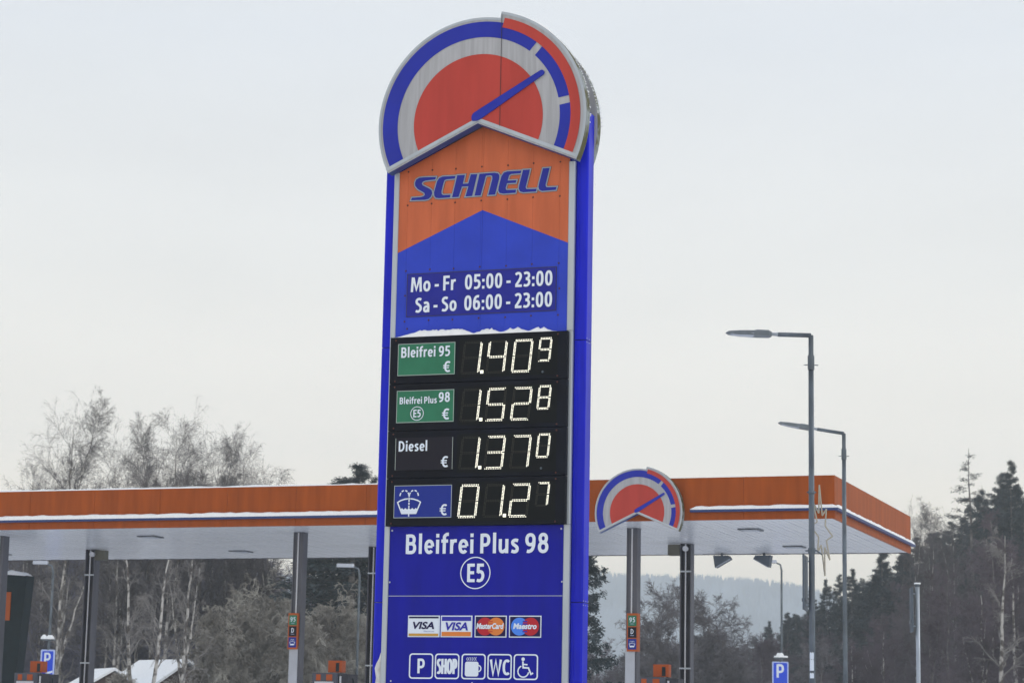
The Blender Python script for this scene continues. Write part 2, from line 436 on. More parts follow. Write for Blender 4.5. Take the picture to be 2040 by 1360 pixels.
# far ridge
nX = len(xs)
mb.v = [tuple(map(float, p)) for p in zip(gx.ravel(), gy.ravel(), gz.ravel())]
mb.f = [(j * nX + i, j * nX + i + 1, (j + 1) * nX + i + 1, (j + 1) * nX + i) for j in range(len(ys) - 1) for i in range(nX - 1)]
gx2, gy2 = (gx[:-1, :-1] + gx[1:, 1:]) / 2, (gy[:-1, :-1] + gy[1:, 1:]) / 2
mb.mi = [int(v) for v in (gy2 > 84).ravel()]
g = mb.build('ground', [M['groundsnow'], M['hillside']], smooth=True)
tag(g, kind='structure')
mb = MB(); mb.add([(-40, 26, .004), (30, 26, .004), (30, 60, .004), (-40, 60, .004)], [(0, 1, 2, 3)])
tag(mb.build('forecourt', M['bounce_ground']), kind='structure')
# hazy wooded ridge far behind
def ridge_z(x): return 79.0 - 0.0655 * (x - 46) * 1.0 + 3.0 * np.sin(x / 60.0) + 1.6 * np.sin(x / 23.0 + 2)
RK = 2200 / 1200
mb = MB()
rx = np.linspace(-1200, 1200, 161)
prof = [(-260, -12), (-200, .12), (-130, .36), (-70, .72), (-30, .92), (0, 1.0), (40, .97)]
rz = np.clip(ridge_z(rx), 30, 80)
for dy, k in prof:
    mb.v += [(float(x) * RK, 1200.0 * RK + dy, float(z * k if abs(k) <= 1 else k) * RK) for x, z in zip(rx, rz)]
n = len(rx)
for j in range(len(prof) - 1):
    for i in range(n - 1): mb.f.append((j * n + i, j * n + i + 1, (j + 1) * n + i + 1, (j + 1) * n + i)); mb.mi.append(0)
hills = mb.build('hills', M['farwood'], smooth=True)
tag(hills, kind='structure')
rng = np.random.default_rng(5)
mb = MB()
for i in range(2600):
    x = rng.uniform(20, 175); dy = -rng.uniform(0, 1) ** 1.5 * 150 if i > 700 else rng.uniform(-6, 6)
    z = float(np.clip(ridge_z(x), 30, 80)) * np.interp(dy, [p[0] for p in prof[2:]], [p[1] for p in prof[2:]])
    h = rng.uniform(6, 13); r = rng.uniform(2.0, 3.8)
    x *= RK; z *= RK; y = 1200 * RK + dy; a = rng.uniform(0, 6)
    mb.add([(x + r * math.cos(a + 2.094 * q), y + r * math.sin(a + 2.094 * q), z - 1) for q in range(3)] + [(x, y, z + h)], [(0, 1, 3), (1, 2, 3), (2, 0, 3)])
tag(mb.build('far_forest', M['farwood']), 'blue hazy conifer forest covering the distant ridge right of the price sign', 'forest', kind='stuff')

# ------------------------------------------------------------------ price pylon
YAW = 0.335705
O = (-0.28535, 22.0, 0)
py = thing('price_sign', 'tall blue and orange petrol price sign with round gauge emblem on top', 'sign', O, -YAW)
CU, CZ = -0.036, 7.515
RIN, BIN, BOUT, PL1, RA0, RA1, PL2 = .688, .865, 1.027, 1.072, .978, 1.079, 1.14
DL, DR = math.atan2(-.44, -.925) % (2 * math.pi), math.atan2(-.435, 1.03)
def arc(r, a0, a1, n=48, cx=0, cz=0): return [(cx + r * math.cos(a0 + (a1 - a0) * i / n), cz + r * math.sin(a0 + (a1 - a0) * i / n)) for i in range(n + 1)]
def aL(r, d): return DL - math.asin(d / r)
def aR(r, d): return DR + math.asin(d / r)
DC, DT = -.026, .020           # distance of the cut edge and of the print edge from the centre
def gauge(root, k, cx, cz, yf, thick, plate_mat, rear=False, seam=True, edge=M['algae']):
    """gauge emblem: plate, rings, sector, needle; centre (cx, cz), front face at yf"""
    T = lambda P: [(cx + k * x, cz + k * z) for x, z in P]
    st = R(78.2)
    apex = (0, DC / math.cos(R(25)))
    outline = [apex] + arc(PL2, aR(PL2, DC), st, 40) + arc(PL1, st, aL(PL1, DC), 60)
    b = MB(); b.cur = 0; b.prism(T(outline), yf, yf + thick)
    nn = len(outline)
    b.mi = [0, 0] + [1] * nn
    # soffits along the chevron get their own blue
    b.mi[2] = 2 if not rear else 1; b.mi[-1] = 2 if not rear else 1
    pl = b.build('dial_plate', [plate_mat, edge, M['soffit']], root)
    if rear: return
    # raised rim
    rim = MB()
    o2 = arc(PL2 - .028, aR(PL2, DC + .03), st - .02, 40) + arc(PL1 - .026, st - .005, aL(PL1, DC + .03), 60)
    o1 = arc(PL2, aR(PL2, DC), st, 40) + arc(PL1, st, aL(PL1, DC), 60)
    rim.strip(T(o1), T(o2), yf - .006)
    rim.build('dial_rim', M['silver'], root)
    r = MB()
    segs = []
    gaps = [(R(49.2), .038), (R(9.0), .038)]
    def ga(r_, g, s): return g[0] + s * math.asin(g[1] / r_)
    for f0, f1 in ((lambda q: aR(q, DT + .005), lambda q: ga(q, gaps[1], -1)), (lambda q: ga(q, gaps[1], 1), lambda q: ga(q, gaps[0], -1)), (lambda q: ga(q, gaps[0], 1), lambda q: aL(q, DT + .005))):
        n_ = 60
        a0, a1 = f0(BIN), f1(BIN); b0, b1 = f0(BOUT), f1(BOUT)
        r.strip(T(arc(BOUT, b0, b1, n_)), T(arc(BIN, a0, a1, n_)), yf - .004)
    r.build('blue_ring', M['dial_blue'], root)
    q = MB(); a0, b0 = aR(RA0, DT + .005), aR(RA1, DT + .005)
    q.strip(T(arc(RA1, b0, R(75.6), 50)), T(arc(RA0, a0, R(75.6), 50)), yf - .008)
    q.build('red_arc', M['dial_red'], root)
    q = MB(); q.sheet(T([(0, DT / math.cos(R(25)))] + arc(RIN, aR(RIN, DT), aL(RIN, DT), 60)), yf - .004)
    q.build('red_sector', M['dial_red'], root)
    # needle
    th = R(31.5); d = np.array([math.cos(th), math.sin(th)]); nrm = np.array([-d[1], d[0]])
    p0, p1 = np.array([.0, .028]), np.array([.672, .440])
    rb, rt_ = .062, .028
    pol = [tuple(p1 + rt_ * (math.cos(a) * d + math.sin(a) * nrm)) for a in np.linspace(-math.pi / 2, math.pi / 2, 9)]
    pol += [tuple(p0 + rb * (math.cos(a) * d + math.sin(a) * nrm)) for a in np.linspace(math.pi / 2, math.pi, 6)]
    pol += [(0.0, -.004), tuple(p0 + np.array([.055, -.006]))]
    q = MB(); q.prism(T(pol), yf - .022 * k, yf - .009)
    q.build('needle', M['dial_blue'], root)
    if seam:
        q = MB(); x = .237; q.rect(cx + k * x - .003, cx + k * x + .003, cz + k * (-.075), cz + k * 1.09, yf - .0095)
        q.build('joint', M['seam'], root)
gauge(py, 1.0, CU, CZ, -.20, .12, M['dial_grey'])
b = MB(); b.prism([(CU + x, CZ + z) for x, z in [(0, .05)] + arc(1.045, aR(1.045, .05), aL(1.045, .05), 60)], -.075, .27); b.build('dial_core', M['core'], py)
gauge(py, 1.0, CU - .025, CZ, .26, .11, M['dial_grey'], rear=True)
# chevron edge strip under the dial
b = MB()
for s, e in ((-1, (-.962, -.455)), (1, (1.02, -.462))):
    pass
b = MB()
la = [(CU - 1.0, CZ - .500), (CU, CZ - .030), (CU + 1.065, CZ - .488)]
b.line([(CU - .975, CZ - .452), (CU, CZ + .010), (CU + 1.045, CZ - .433)], .036, -.2065)
b.build('chevron_strip', M['silver'], py)
# body
b = MB(); b.box(-1.0, .932, .03, .30, .0, 7.35); b.build('body', M['deep_blue'], py)
for x0, x1, nm in ((-1.0, -.945, 0), (.870, .932, 1)):
    for z0, z1 in ((0.0, 3.47), (3.475, 5.37), (5.375, 7.08)):
        b = MB(); b.cbox(x0, x1, -.012, .05, z0, z1, .008); b.build('edge_trim', M['silver'], py)
for x0, x1 in ((-1.122, -1.003), (.935, 1.048)):
    for z0, z1 in ((0.0, 2.722), (2.73, 5.285), (5.293, 7.60)):
        b = MB(); b.cbox(x0, x1, .07, .26, z0, z1, .012)
        if x0 > 0: b.box(x0, x0 + .03, .062, .07, z0, z1)
        b.build('side_column', M['frame_blue'], py)
b = MB(); b.box(-1.0, .935, .31, .33, 0, 7.2); b.build('back_panel', M['frame_blue'], py)
# upper panel: vertical strips, orange with a blue chevron
cols_u = [-.945, -.85, -.59, -.335, -.055, .224, .495, .776, .870]
def chev(u): return 6.64 + (-.436 if u < -.038 else -.423) * abs(u + .038) * (1 if u > -.038 else 1)
def topz(u): return 7.46 - (.47 if u < CU else .43) * abs(u - CU) + .05
for i in range(8):
    x0, x1 = cols_u[i] + .0006, cols_u[i + 1] - .0006
    xs_ = [x0] + [v for v in (-.038, CU) if x0 < v < x1] + [x1]
    b = MB()
    b.cur = 0
    for a_, c_ in zip(xs_[:-1], xs_[1:]):
        if c_ - a_ < .004: continue
        b.cur = 0; b.prism([(a_, chev(a_)), (c_, chev(c_)), (c_, topz(c_)), (a_, topz(a_))], 0, .03)
        b.cur = 1; b.prism([(a_, 5.372), (c_, 5.372), (c_, chev(c_)), (a_, chev(a_))], 0, .03)
    b.build('upper_panel', [M['orange'], M['upper_blue']], py)
rv = MB()
rv.tube([(0, 0, 0), (0, -.007, 0)], [.010, .007], 8)
rmesh, rmesh2 = rv.mesh('rivet', M['rivet']), rv.mesh('rivet_pale', M['rivet_l'])
for zz in (7.085, 6.735, 6.055, 5.535, 5.46):
    for i, u in enumerate(cols_u[1:-1]):
        if zz == 5.46 and i: continue
        put('rivet', rmesh, py, (u + (.03 if zz == 5.46 else 0), -.0005, zz + .004 * (i % 2)))
for u in (-.852, .785): put('rivet', rmesh, py, (u, -.0005, 5.80))
for u, z in ((-.918, 3.43), (.845, 3.43), (-.93, 2.92), (.86, 2.92), (-.89, 1.955), (-.04, 1.945), (.77, 1.945)): put('rivet', rmesh2, py, (u, -.0015, z))
for z in (2.74, 2.70, 5.305, 5.27):
    for y_ in (.09, .165, .24):
        put('rivet', rmesh2, py, (1.049, y_, z), (0, 0, math.pi / 2), (.6, .6, .6))
# word mark
def zpx(x, y):   # enlarged-photo coordinates of the word mark -> sign coordinates
    return (-.826 + (x - 103) * .00087, 6.787 + (415 - y - (x - 1000) * .0585) * .000975)
LT = [
 [(120,468),(130,442),(240,434),(275,425),(292,408),(284,388),(200,348),(168,315),(163,282),(180,246),(215,228),(270,222),(425,218),(418,245),(295,258),(262,270),(250,288),(262,308),(345,342),(375,362),(384,392),(368,430),(335,455),(290,463)],
 [(668,207),(660,235),(560,243),(533,252),(520,285),(498,370),(500,398),(520,411),(612,407),(605,435),(470,445),(430,440),(410,418),(405,385),(440,265),(465,230),(510,213)],
 [(690,200),(785,195),(762,290),(828,287),(858,190),(938,187),(880,419),(798,425),(832,317),(752,320),(712,430),(632,434)],
 [(965,184),(1150,172),(1192,178),(1210,198),(1209,232),(1162,403),(1078,408),(1125,235),(1122,206),(1102,200),(1045,204),(985,413),(910,416)],
 [(1478,150),(1470,177),(1355,185),(1330,198),(1313,255),(1420,250),(1412,278),(1305,283),(1290,335),(1298,354),(1418,350),(1410,383),(1262,393),(1218,385),(1200,360),(1204,320),(1235,210),(1265,170),(1310,157)],
 [(1498,142),(1582,138),(1533,325),(1545,344),(1668,340),(1660,368),(1505,378),(1466,368),(1450,340),(1455,300)],
 [(1740,125),(1820,120),(1773,302),(1787,324),(1908,320),(1898,350),(1735,363),(1700,350),(1688,320),(1696,280)]]
LT = [[zpx(*p) for p in l] for l in LT]
for i, l in enumerate(LT):
    for off, y_, m_, nm in ((.0155, -.004, 'seam', 'letter_dark_line'), (.0125, -.0065, 'logo_silver', 'letter_outline'), (0.0, -.009, 'logo_blue', 'letter')):  # thin dark border drawn round the silver outline
        V, Fc = poly_mesh_offset([l], off)
        b = MB(); b.add([(x, y_ - i * .00005, z) for x, z in V], Fc); b.build(nm, M[m_], py)
# opening hours plate
b = MB(); b.box(-.832, .758, -.006, -.001, 5.578, 6.022); hp = b.build('hours_plate', M['hours_blue'], py)
b = MB()
b.line([(-.829, 5.581), (.755, 5.581), (.755, 6.019), (-.829, 6.019)], .006, -.0075, True); b.build('plate_line', M['seam'], hp)
BO = .028
for t_, x0, x1, z0, z1 in (('Mo - Fr', -.787, -.305, 5.833, 5.983), ('05:00 - 23:00', -.207, .719, 5.833, 5.983), ('Sa - So', -.735, -.288, 5.620, 5.770), ('06:00 - 23:00', -.209, .719, 5.620, 5.770)):
    sign_text(t_, x0, x1, z0, z1, -.0105, M['white'], hp)

# price rows
ROW = .4745
SEG = {'0': 'abcdef', '1': 'bc', '2': 'abged', '3': 'abgcd', '4': 'fgbc', '5': 'afgcd', '7': 'abc', '8': 'abcdefg', '9': 'abfgcd', ' ': ''}
def digit_dots(x0, z0, wd, ht, ch, lit, nv=11, nh=10):
    """double rows of small lamps along the seven segments"""
    g = .0135 * (ht / .325) ** .5; sl = .104
    e = g * .5
    out = []
    H2 = ht / 2
    def seg(p, q, n, t0, t1):
        p, q = np.array(p), np.array(q); d = (q - p) / np.linalg.norm(q - p); nn = np.array([-d[1], d[0]])
        for s_, (c0, c1) in ((-1, t0), (1, t1)):
            for i in range(n):
                tt = i / (n - 1); l = np.linalg.norm(q - p)
                out.append(p + d * (c0 + (l - c0 - c1) * tt) + nn * s_ * e)
    k = SEG[ch]
    on = lambda c: (c in k) == lit
    i0 = e + .002
    x1 = x0 + wd; X0, X1, Z0, Z1, ZM = x0 + i0, x1 - i0, z0 + i0, z0 + ht - i0, z0 + H2
    if on('a'): seg((X0, Z1), (X1, Z1), nh, (.022, .022), (.006, .006))
    if on('d'): seg((X0, Z0), (X1, Z0), nh, (.006, .006), (.022, .022))
    if on('g'): seg((X0, ZM), (X1, ZM), nh - 1, (.018, .018), (.018, .018))
    if on('f'): seg((X0, ZM), (X0, Z1), nv, (.010, .006), (.010, .018))
    if on('b'): seg((X1, ZM), (X1, Z1), nv, (.010, .018), (.010, .006))
    if on('e'): seg((X0, Z0), (X0, ZM), nv, (.010, .006), (.010, .010))
    if on('c'): seg((X1, Z0), (X1, ZM), nv, (.018, .010), (.010, .010))
    return [(p[0] + (p[1] - z0) * sl, p[1]) for p in out]
def dots(pts, y, r, m, name, parent):
    b = MB()
    for x, z in pts: b.sheet([(x + r * math.cos(a), z + r * math.sin(a)) for a in (0, 1.047, 2.094, 3.1416, 4.189, 5.236)], y)
    return b.build(name, m, parent) if pts else None
rowd = [(['1', '4', '0', '9'], 0), (['1', '5', '2', '8'], 0), (['1', '3', '7', '0'], 0), (['0', '1', '2', '7'], 1)]
YF = -.062
row_label = ['top price row, Bleifrei 95 at 1.409', 'second price row, Bleifrei Plus 98 at 1.528', 'third price row, Diesel at 1.370', 'bottom price row, screen wash at 01.27']
for k in range(4):
    zt = 5.369 - ROW * k
    b = MB(); b.box(-.990, .882, YF, .0, zt - ROW + .004, zt - .0)
    rw = bevel(b.build('price_row', M['black'], py), .004, 1); rw['label'] = row_label[k]; rw.location = (.020, 0, -.006)
    b = MB(); b.rect(-.25, .78, zt - ROW + .045, zt - .045, YF - .002); b.build('display_window', M['black2'], rw)
    m_ = ('green', 'green', 'nearblack', 'washblue')[k]
    b = MB(); b.box(-.900, -.289, YF - .012, YF, zt - .393, zt - .070); b.build('label_plate', M[m_], rw)
    b = MB(); 
    if k != 2: b.line([(-.897, zt - .390), (-.292, zt - .390), (-.292, zt - .073), (-.897, zt - .073)], .006, YF - .0135, True)
    else:
        for x_ in (-.897, -.292): b.line([(x_, zt - .390), (x_, zt - .073)], .005, YF - .0135)
    b.build('plate_frame', M['plate_edge'], rw)
    yl = YF - .016
    sign_text('€', -.414, -.334, zt - .370, zt - .262, yl, M['white'], rw)
    if k == 0: sign_text('Bleifrei 95', -.866, -.338, zt - .210, zt - .106, yl, M['white'], rw)
    if k == 1:
        sign_text('Bleifrei Plus', -.868, -.468, zt - .205, zt - .138, yl, M['white'], rw)
        sign_text('98', -.452, -.330, zt - .195, zt - .097, yl, M['white'], rw)
        sign_text('E5', -.718, -.636, zt - .340, zt - .265, yl, M['white'], rw)
        b = MB(); b.ring(-.677, zt - .303, .064, .071, yl); b.build('circle', M['white'], rw)
    if k == 2: sign_text('Diesel', -.866, -.556, zt - .205, zt - .102, yl, M['white'], rw)
    if k == 3:      # windscreen washer symbol
        cx_, cz_ = -.737, zt - .250
        b = MB(); wl = .013
        S = lambda P: [(cx_ + x, cz_ + z) for x, z in P]
        b.line(S([(-.122, .012), (-.075, -.098), (.075, -.098), (.122, .012)]), wl, yl)
        b.line(S([(-.126, .010), (-.09, .030), (-.045, .044), (-.012, .047)]), wl, yl - .0004); b.line(S([(.012, .047), (.045, .044), (.09, .030), (.126, .010)]), wl, yl - .0004)
        wav = [(-.092, -.055)] + [(-.092 + .184 * i / 24, -.052 - .007 * math.cos(i * math.pi / 2.4)) for i in range(25)] + [(.073, -.096), (-.073, -.096)]
        b.sheet(S(wav[1:][::-1][:2][::-1] + wav[1:-2][::-1]) if False else S([(-.073, -.096), (.073, -.096)] + [(.092 - .184 * i / 24, -.052 - .007 * math.cos(i * math.pi / 2.4)) for i in range(25)]), yl - .0008)
        for z0_, z1_ in ((-.128, -.102), (-.045, -.022), (-.014, .010), (.018, .060), (.066, .092)): b.line(S([(0, z0_), (0, z1_)]), wl, yl - .0012)
        for s in (-1, 1):
            for a0, a1 in ((5, 38), (52, 82), (100, 128), (140, 172)):
                b.line(S([(s * (.050 + .048 * math.cos(R(a))), .070 + .060 * math.sin(R(a))) for a in np.linspace(a0, a1, 5)]), wl, yl - .0016)
        b.build('washer_symbol', M['white'], rw)
    ds, shift = rowd[k]
    xs3 = (-.228, .035, .302)
    z0 = zt - .397
    for j in range(3):
        p = digit_dots(xs3[j], z0, .193, .325, ds[j], True)
        dots(p, YF - .006, .0054, M['led'], 'digit', rw)
        p = digit_dots(xs3[j], z0, .193, .325, ds[j], False)
        tag(dots(p, YF - .005, .0042, M['dull'], 'unlit_digit_lamps', rw), kind='stuff')
    p = digit_dots(.573, zt - .297, .128, .235, ds[3], True, 8, 7)
    dots(p, YF - .006, .0050, M['led'], 'digit', rw)
    p = digit_dots(.573, zt - .297, .128, .235, ds[3], False, 8, 7)
    q_ = dots(p, YF - .005, .0038, M['dull'], 'unlit_digit_lamps', rw)
    if q_: tag(q_, kind='stuff')
    xp = -.004 + (.266 if shift else 0)
    b = MB()
    for i in range(3):
        for j in range(3): b.disc(xp - .011 + i * .011, z0 + .006 + j * .011, .0062, YF - .0065, 6)
    b.build('decimal_point', M['led'], rw)
    if k in (0, 2):
        b = MB(); b.tube([(.628, YF - .001, zt - .40), (.628, YF - .010, zt - .40)], [.013, .009], 10); b.build('sensor', M['signback'], rw)
    for zz in (-.03, -ROW + .03):
        for u in (-.93, .78): put('screw', rmesh, rw, (u, YF - .001, zt + zz))
# lower panels
b = MB(); b.box(-.942, .868, 0, .03, 2.788, 3.468); p1 = b.build('fuel_panel', M['deep_blue'], py)
b = MB(); b.box(-.942, .868, -.001, .03, .25, 2.781); p2 = b.build('service_panel', M['deep_blue'], py)
sign_text('Bleifrei Plus 98', -.773, .722, 3.198, 3.390, -.004, M['white'], p1)
sign_text('E5', -.117, .065, 2.920, 3.097, -.004, M['white'], p1)
b = MB(); b.ring(-.030, 3.008, .147, .157, -.004, 64); b.build('circle', M['white'], p1)
b = MB(); b.rect(-.942, .868, 2.7815, 2.7875, -.0005); b.build('joint', M['silver'], py)
YC = -.005
Z0, Z1 = 2.384, 2.594
def card(x0, x1, bgm):
    b = MB(); b.rect(x0, x1, Z0, Z1, YC); c = b.build('payment_card', M['white'], p2)
    b = MB(); b.rect(x0 + .010, x1 - .010, Z0 + .010, Z1 - .010, YC - .003); b.build('card_ground', M[bgm], c)
    return c
def prt(c, x0, x1, z0, z1, m, y=YC - .006):
    b = MB(); b.rect(x0, x1, z0, z1, y); return b.build('card_band', M[m], c)
c = card(-.723, -.388, 'white'); prt(c, -.711, -.400, 2.566, 2.583, 'navy'); prt(c, -.711, -.400, 2.394, 2.418, 'gold')
letters('VISA', -.668, -.444, 2.462, 2.532, YC - .007, M['navy'], c, bold=.03, shear=.22)
letters('Electron', -.553, -.444, 2.434, 2.447, YC - .007, M['fine'], c)
c = card(-.377, -.049, 'white'); prt(c, -.365, -.061, 2.542, 2.583, 'visa_blue'); prt(c, -.365, -.061, 2.394, 2.436, 'corange')
letters('VISA', -.325, -.092, 2.450, 2.528, YC - .007, M['visa_blue'], c, bold=.03, shear=.22)
def balls(x0, ml, mr, body, bgm, c2_):
    c = card(x0, x0 + .329, bgm)
    xc = x0 + .165; zc = 2.489; r = .086
    b = MB(); b.disc(xc - .057, zc, r, YC - .006, 36); b.build('card_circle', M[ml], c)
    b = MB(); b.disc(xc + .057, zc, r, YC - .0075, 36); b.build('card_circle', M[mr], c)
    b = MB()
    for i in range(5):
        z = zc + .048 - i * .024; b.rect(xc - .024, xc + .024, z - .006, z + .006, YC - .009)
    b.build('card_stripes', M[c2_], c)
    letters(body, x0 + (.020 if len(body) > 8 else .045), x0 + (.302 if len(body) > 8 else .285), zc - .024, zc + .032, YC - .0105, M['white'], c, bold=.035, shear=.2)
balls(-.024, 'cred', 'corange', 'MasterCard', 'navy', 'cmix')
balls(.330, 'clight', 'cred', 'Maestro', 'navy', 'visa_blue')
def rrect(x0, x1, z0, z1, r, n=6):
    P = []
    for cx_, cz_, a in ((x1 - r, z0 + r, -90), (x1 - r, z1 - r, 0), (x0 + r, z1 - r, 90), (x0 + r, z0 + r, 180)):
        P += [(cx_ + r * math.cos(R(a + 90 * i / n)), cz_ + r * math.sin(R(a + 90 * i / n))) for i in range(n + 1)]
    return P
icx = [(-.700, -.447), (-.430, -.175), (-.153, .097), (.115, .365), (.383, .632)]
for i, (x0, x1) in enumerate(icx):
    b = MB(); b.strip(rrect(x0, x1, 1.980, 2.226, .034), rrect(x0 + .013, x1 - .013, 1.993, 2.213, .024), YC, True)
    ic = b.build('service_symbol', M['white'], p2)
    xc, zc = (x0 + x1) / 2, 2.103
    if i == 0: sign_text('P', xc - .042, xc + .042, 2.033, 2.175, YC, M['white'], ic)
    if i == 1: sign_text('SHOP', xc - .104, xc + .104, 2.030, 2.175, YC, M['white'], ic)
    if i == 3: sign_text('WC', xc - .098, xc + .100, 2.025, 2.172, YC, M['white'], ic)
    if i == 2:
        b = MB(); b.sheet(rrect(xc - .088, xc + .052, 2.008, 2.150, .022)[:14] + [(xc - .088, 2.150), (xc - .088, 2.03)][:0] + rrect(xc - .088, xc + .052, 2.008, 2.150, .022)[14:], YC)
        b.strip(arc(.036, R(-78), R(78), 14, xc + .047, 2.085), arc(.024, R(-78), R(78), 14, xc + .047, 2.085), YC - .0005)
        for q in range(6):
            xq = xc - .068 + q * .018
            b.line([(xq + .006, 2.160), (xq - .002, 2.170), (xq - .002, 2.182), (xq + .006, 2.192)], .005, YC)
        b.build('cup', M['white'], ic)
    if i == 4:
        b = MB()
        S = lambda P: [(xc - .012 + x, zc - .008 + z) for x, z in P]
        b.disc(xc - .028, zc + .075, .0175, YC, 16)
        b.line(S([(-.018, .062), (-.014, .002), (.040, .000), (.066, -.060), (.088, -.048)]), .016, YC - .0005)
        b.line(S([(-.016, .034), (.030, .030)]), .013, YC - .001)
        b.line([(xc - .024 + .054 * math.cos(R(a)), zc - .042 + .054 * math.sin(R(a))) for a in np.linspace(112, 352, 26)], .013, YC - .0015)
        b.build('wheelchair', M['white'], ic)
    
# snow on and around the sign
def snow_ridge(pts, y0, y1, name, label, parent_loc=None, rz=0.0, seed=1, mat_=None, cat='snow'):
    """lumpy snow along x: pts = (x, base z, height)"""
    rs = random.Random(seed); n = 9
    b = MB(); k = len(pts)
    for x, z, h in pts:
        for j in range(n):
            t = j / (n - 1); a = math.sin(math.pi * t) ** .45 if 0 < t < 1 else 0
            b.v.append((x, y0 + (y1 - y0) * t, z + h * a * rs.uniform(.86, 1.08)))
    for i in range(k - 1):
        for j in range(n - 1): b.f.append((i * n + j, (i + 1) * n + j, (i + 1) * n + j + 1, i * n + j + 1)); b.mi.append(0)
    b.f.append(tuple(range(n))); b.f.append(tuple((k - 1) * n + j for j in range(n - 1, -1, -1))); b.mi += [0, 0]
    o = b.build(name, mat_ or M['snow'], smooth=True)
    if parent_loc is not None: o.location = parent_loc; o.rotation_euler = (0, 0, rz)
    return tag(o, label, cat, kind='stuff')
rs = random.Random(4); pts = []
for i in range(90):
    u = -.955 + i * .0195
    t = (u + .955) / 1.75
    h = .066 * min(1, (t / .16)) ** 1.3 if t < .42 else .018 + .052 * abs(math.sin(t * 19)) ** 1.4 * rs.uniform(.5, 1)
    h *= 1 - sst((t - .86) / .14) * .85
    if t < .42: h *= rs.uniform(.93, 1.05)
    pts.append((u, 5.3637, float(max(.004, h))))
snow_ridge(pts, -.064, -.001, 'snow', 'strip of snow lying along the top of the black price display', O, -YAW, 2)
rs = random.Random(9); b = MB(); cx0 = []
zz = np.linspace(2.27, .9, 30)
for i, z in enumerate(zz):
    wv = min(.082, .085 * ((2.275 - z) / .17) ** .8) + .008 * math.sin(z * 31) + rs.uniform(-.004, .004)
    wv = max(.002, min(.105, wv + (.01 if z < 1.9 else 0)))
    for j in range(7):
        t = j / 6; b.v.append((-1.004 - wv * t, .068 - .028 * math.sin(math.pi * min(1, .15 + t * .85)) * min(1, i / 3) - rs.uniform(0, .003), z))
for i in range(29):
    for j in range(6): b.f.append((i * 7 + j, i * 7 + j + 1, (i + 1) * 7 + j + 1, (i + 1) * 7 + j)); b.mi.append(0)
o = b.build('snow', M['oldsnow'], smooth=True); o.location, o.rotation_euler = O, (0, 0, -YAW)
tag(o, 'ragged grey snow stuck low on the left blue column of the price sign', 'snow', kind='stuff')
# snow crumbs and cap on the dial
b = MB(); rs = random.Random(3)
def lump(b, x, y, z, r, sq=.7):
    a = [(math.cos(q * 1.2566), math.sin(q * 1.2566)) for q in range(5)]
    r_ = [r * rs.uniform(.7, 1.2) for _ in range(5)]
    b.add([(x + r_[q] * a[q][0], y + r_[q] * a[q][1], z) for q in range(5)] + [(x, y, z + r * sq), (x, y, z - r * .5)],
          [(q, (q + 1) % 5, 5) for q in range(5)] + [((q + 1) % 5, q, 6) for q in range(5)])
for i in range(190):
    a = R(rs.uniform(8, 62)) if rs.random() < .75 else R(rs.uniform(-5, 30)); r_ = PL2 + .003
    y_ = rs.choice((-.083, -.083, .275, .39)) + rs.uniform(-.012, .012)
    lump(b, CU - (.025 if y_ > 0 else 0) + r_ * math.cos(a), y_, CZ + r_ * math.sin(a), rs.uniform(.005, .014))
for ang0, ang1, rr, y0, y1 in ((44, 77.5, PL2, -.195, -.08), (79, 104, PL1, -.195, -.08), (44, 77, PL2, .275, .385), (50, 120, 1.045, -.07, .26)):
    nn = 40; n0 = len(b.v)
    for i in range(nn + 1):
        a = R(ang0 + (ang1 - ang0) * i / nn); h = .022 * math.sin(math.pi * i / nn) ** .5 * rs.uniform(.75, 1.15)
        for j, (t, q) in enumerate(((0, 0), (.25, .8), (.6, 1), (1, 0))):
            b.v.append((CU - (.025 if y0 > .2 else 0) + (rr + .001 + h * q) * math.cos(a), y0 + (y1 - y0) * t, CZ + (rr + .001 + h * q) * math.sin(a)))
    for i in range(nn):
        for j in range(3): b.f.append((n0 + i * 4 + j, n0 + (i + 1) * 4 + j, n0 + (i + 1) * 4 + j + 1, n0 + i * 4 + j + 1)); b.mi.append(0)
o = b.build('snow', M['snow']); o.location, o.rotation_euler = O, (0, 0, -YAW)
tag(o, 'thin snow crust on the curved top of the big gauge emblem', 'snow', kind='stuff')

# ------------------------------------------------------------------ canopy
CY = 0.34793
CO = (5.626, 38.69, 0)
ZB, ZT, LEN, DEP = 5.206, 5.956, 26.0, 7.607
cn = thing('petrol_station_canopy', 'long flat orange fascia canopy on steel columns behind the price sign', 'canopy', CO, -CY)
FT = .05
edges = [0.0, .17] + [1.61 + 1.44 * i for i in range(17)] + [LEN]
edges = [0.0] + [1.61 + 1.44 * i for i in range(17)] + [LEN]
for a_, b_ in zip(edges[:-1], edges[1:]):
    m = MB(); m.box(-b_ + .002, -a_ - (.002 if a_ else 0), 0, FT, ZB, ZT); bevel(m.build('fascia_panel', M['canopy_orange'], cn), .002, 1)
se = [0.055, 1.5, 2.95, 4.4, 5.85, DEP]
for a_, b_ in zip(se[:-1], se[1:]):
    m = MB(); m.box(-FT, 0, a_ + .002, b_ - .002, ZB, ZT); bevel(m.build('fascia_panel', M['canopy_orange'], cn), .002, 1)
m = MB(); m.box(-LEN, -FT - .002, DEP - FT, DEP, ZB, ZT); m.build('rear_fascia', M['backing'], cn)
m = MB(); m.box(-LEN + .05, -FT - .01, FT + .01, DEP - FT - .01, ZT - .12, ZT - .06); m.build('roof', M['roofmat'], cn)
m = MB(); m.box(-LEN + .05, -FT - .01, FT + .01, DEP - FT - .01, ZB + .06, ZB + .08); m.build('ceiling_backing', M['backing'], cn)
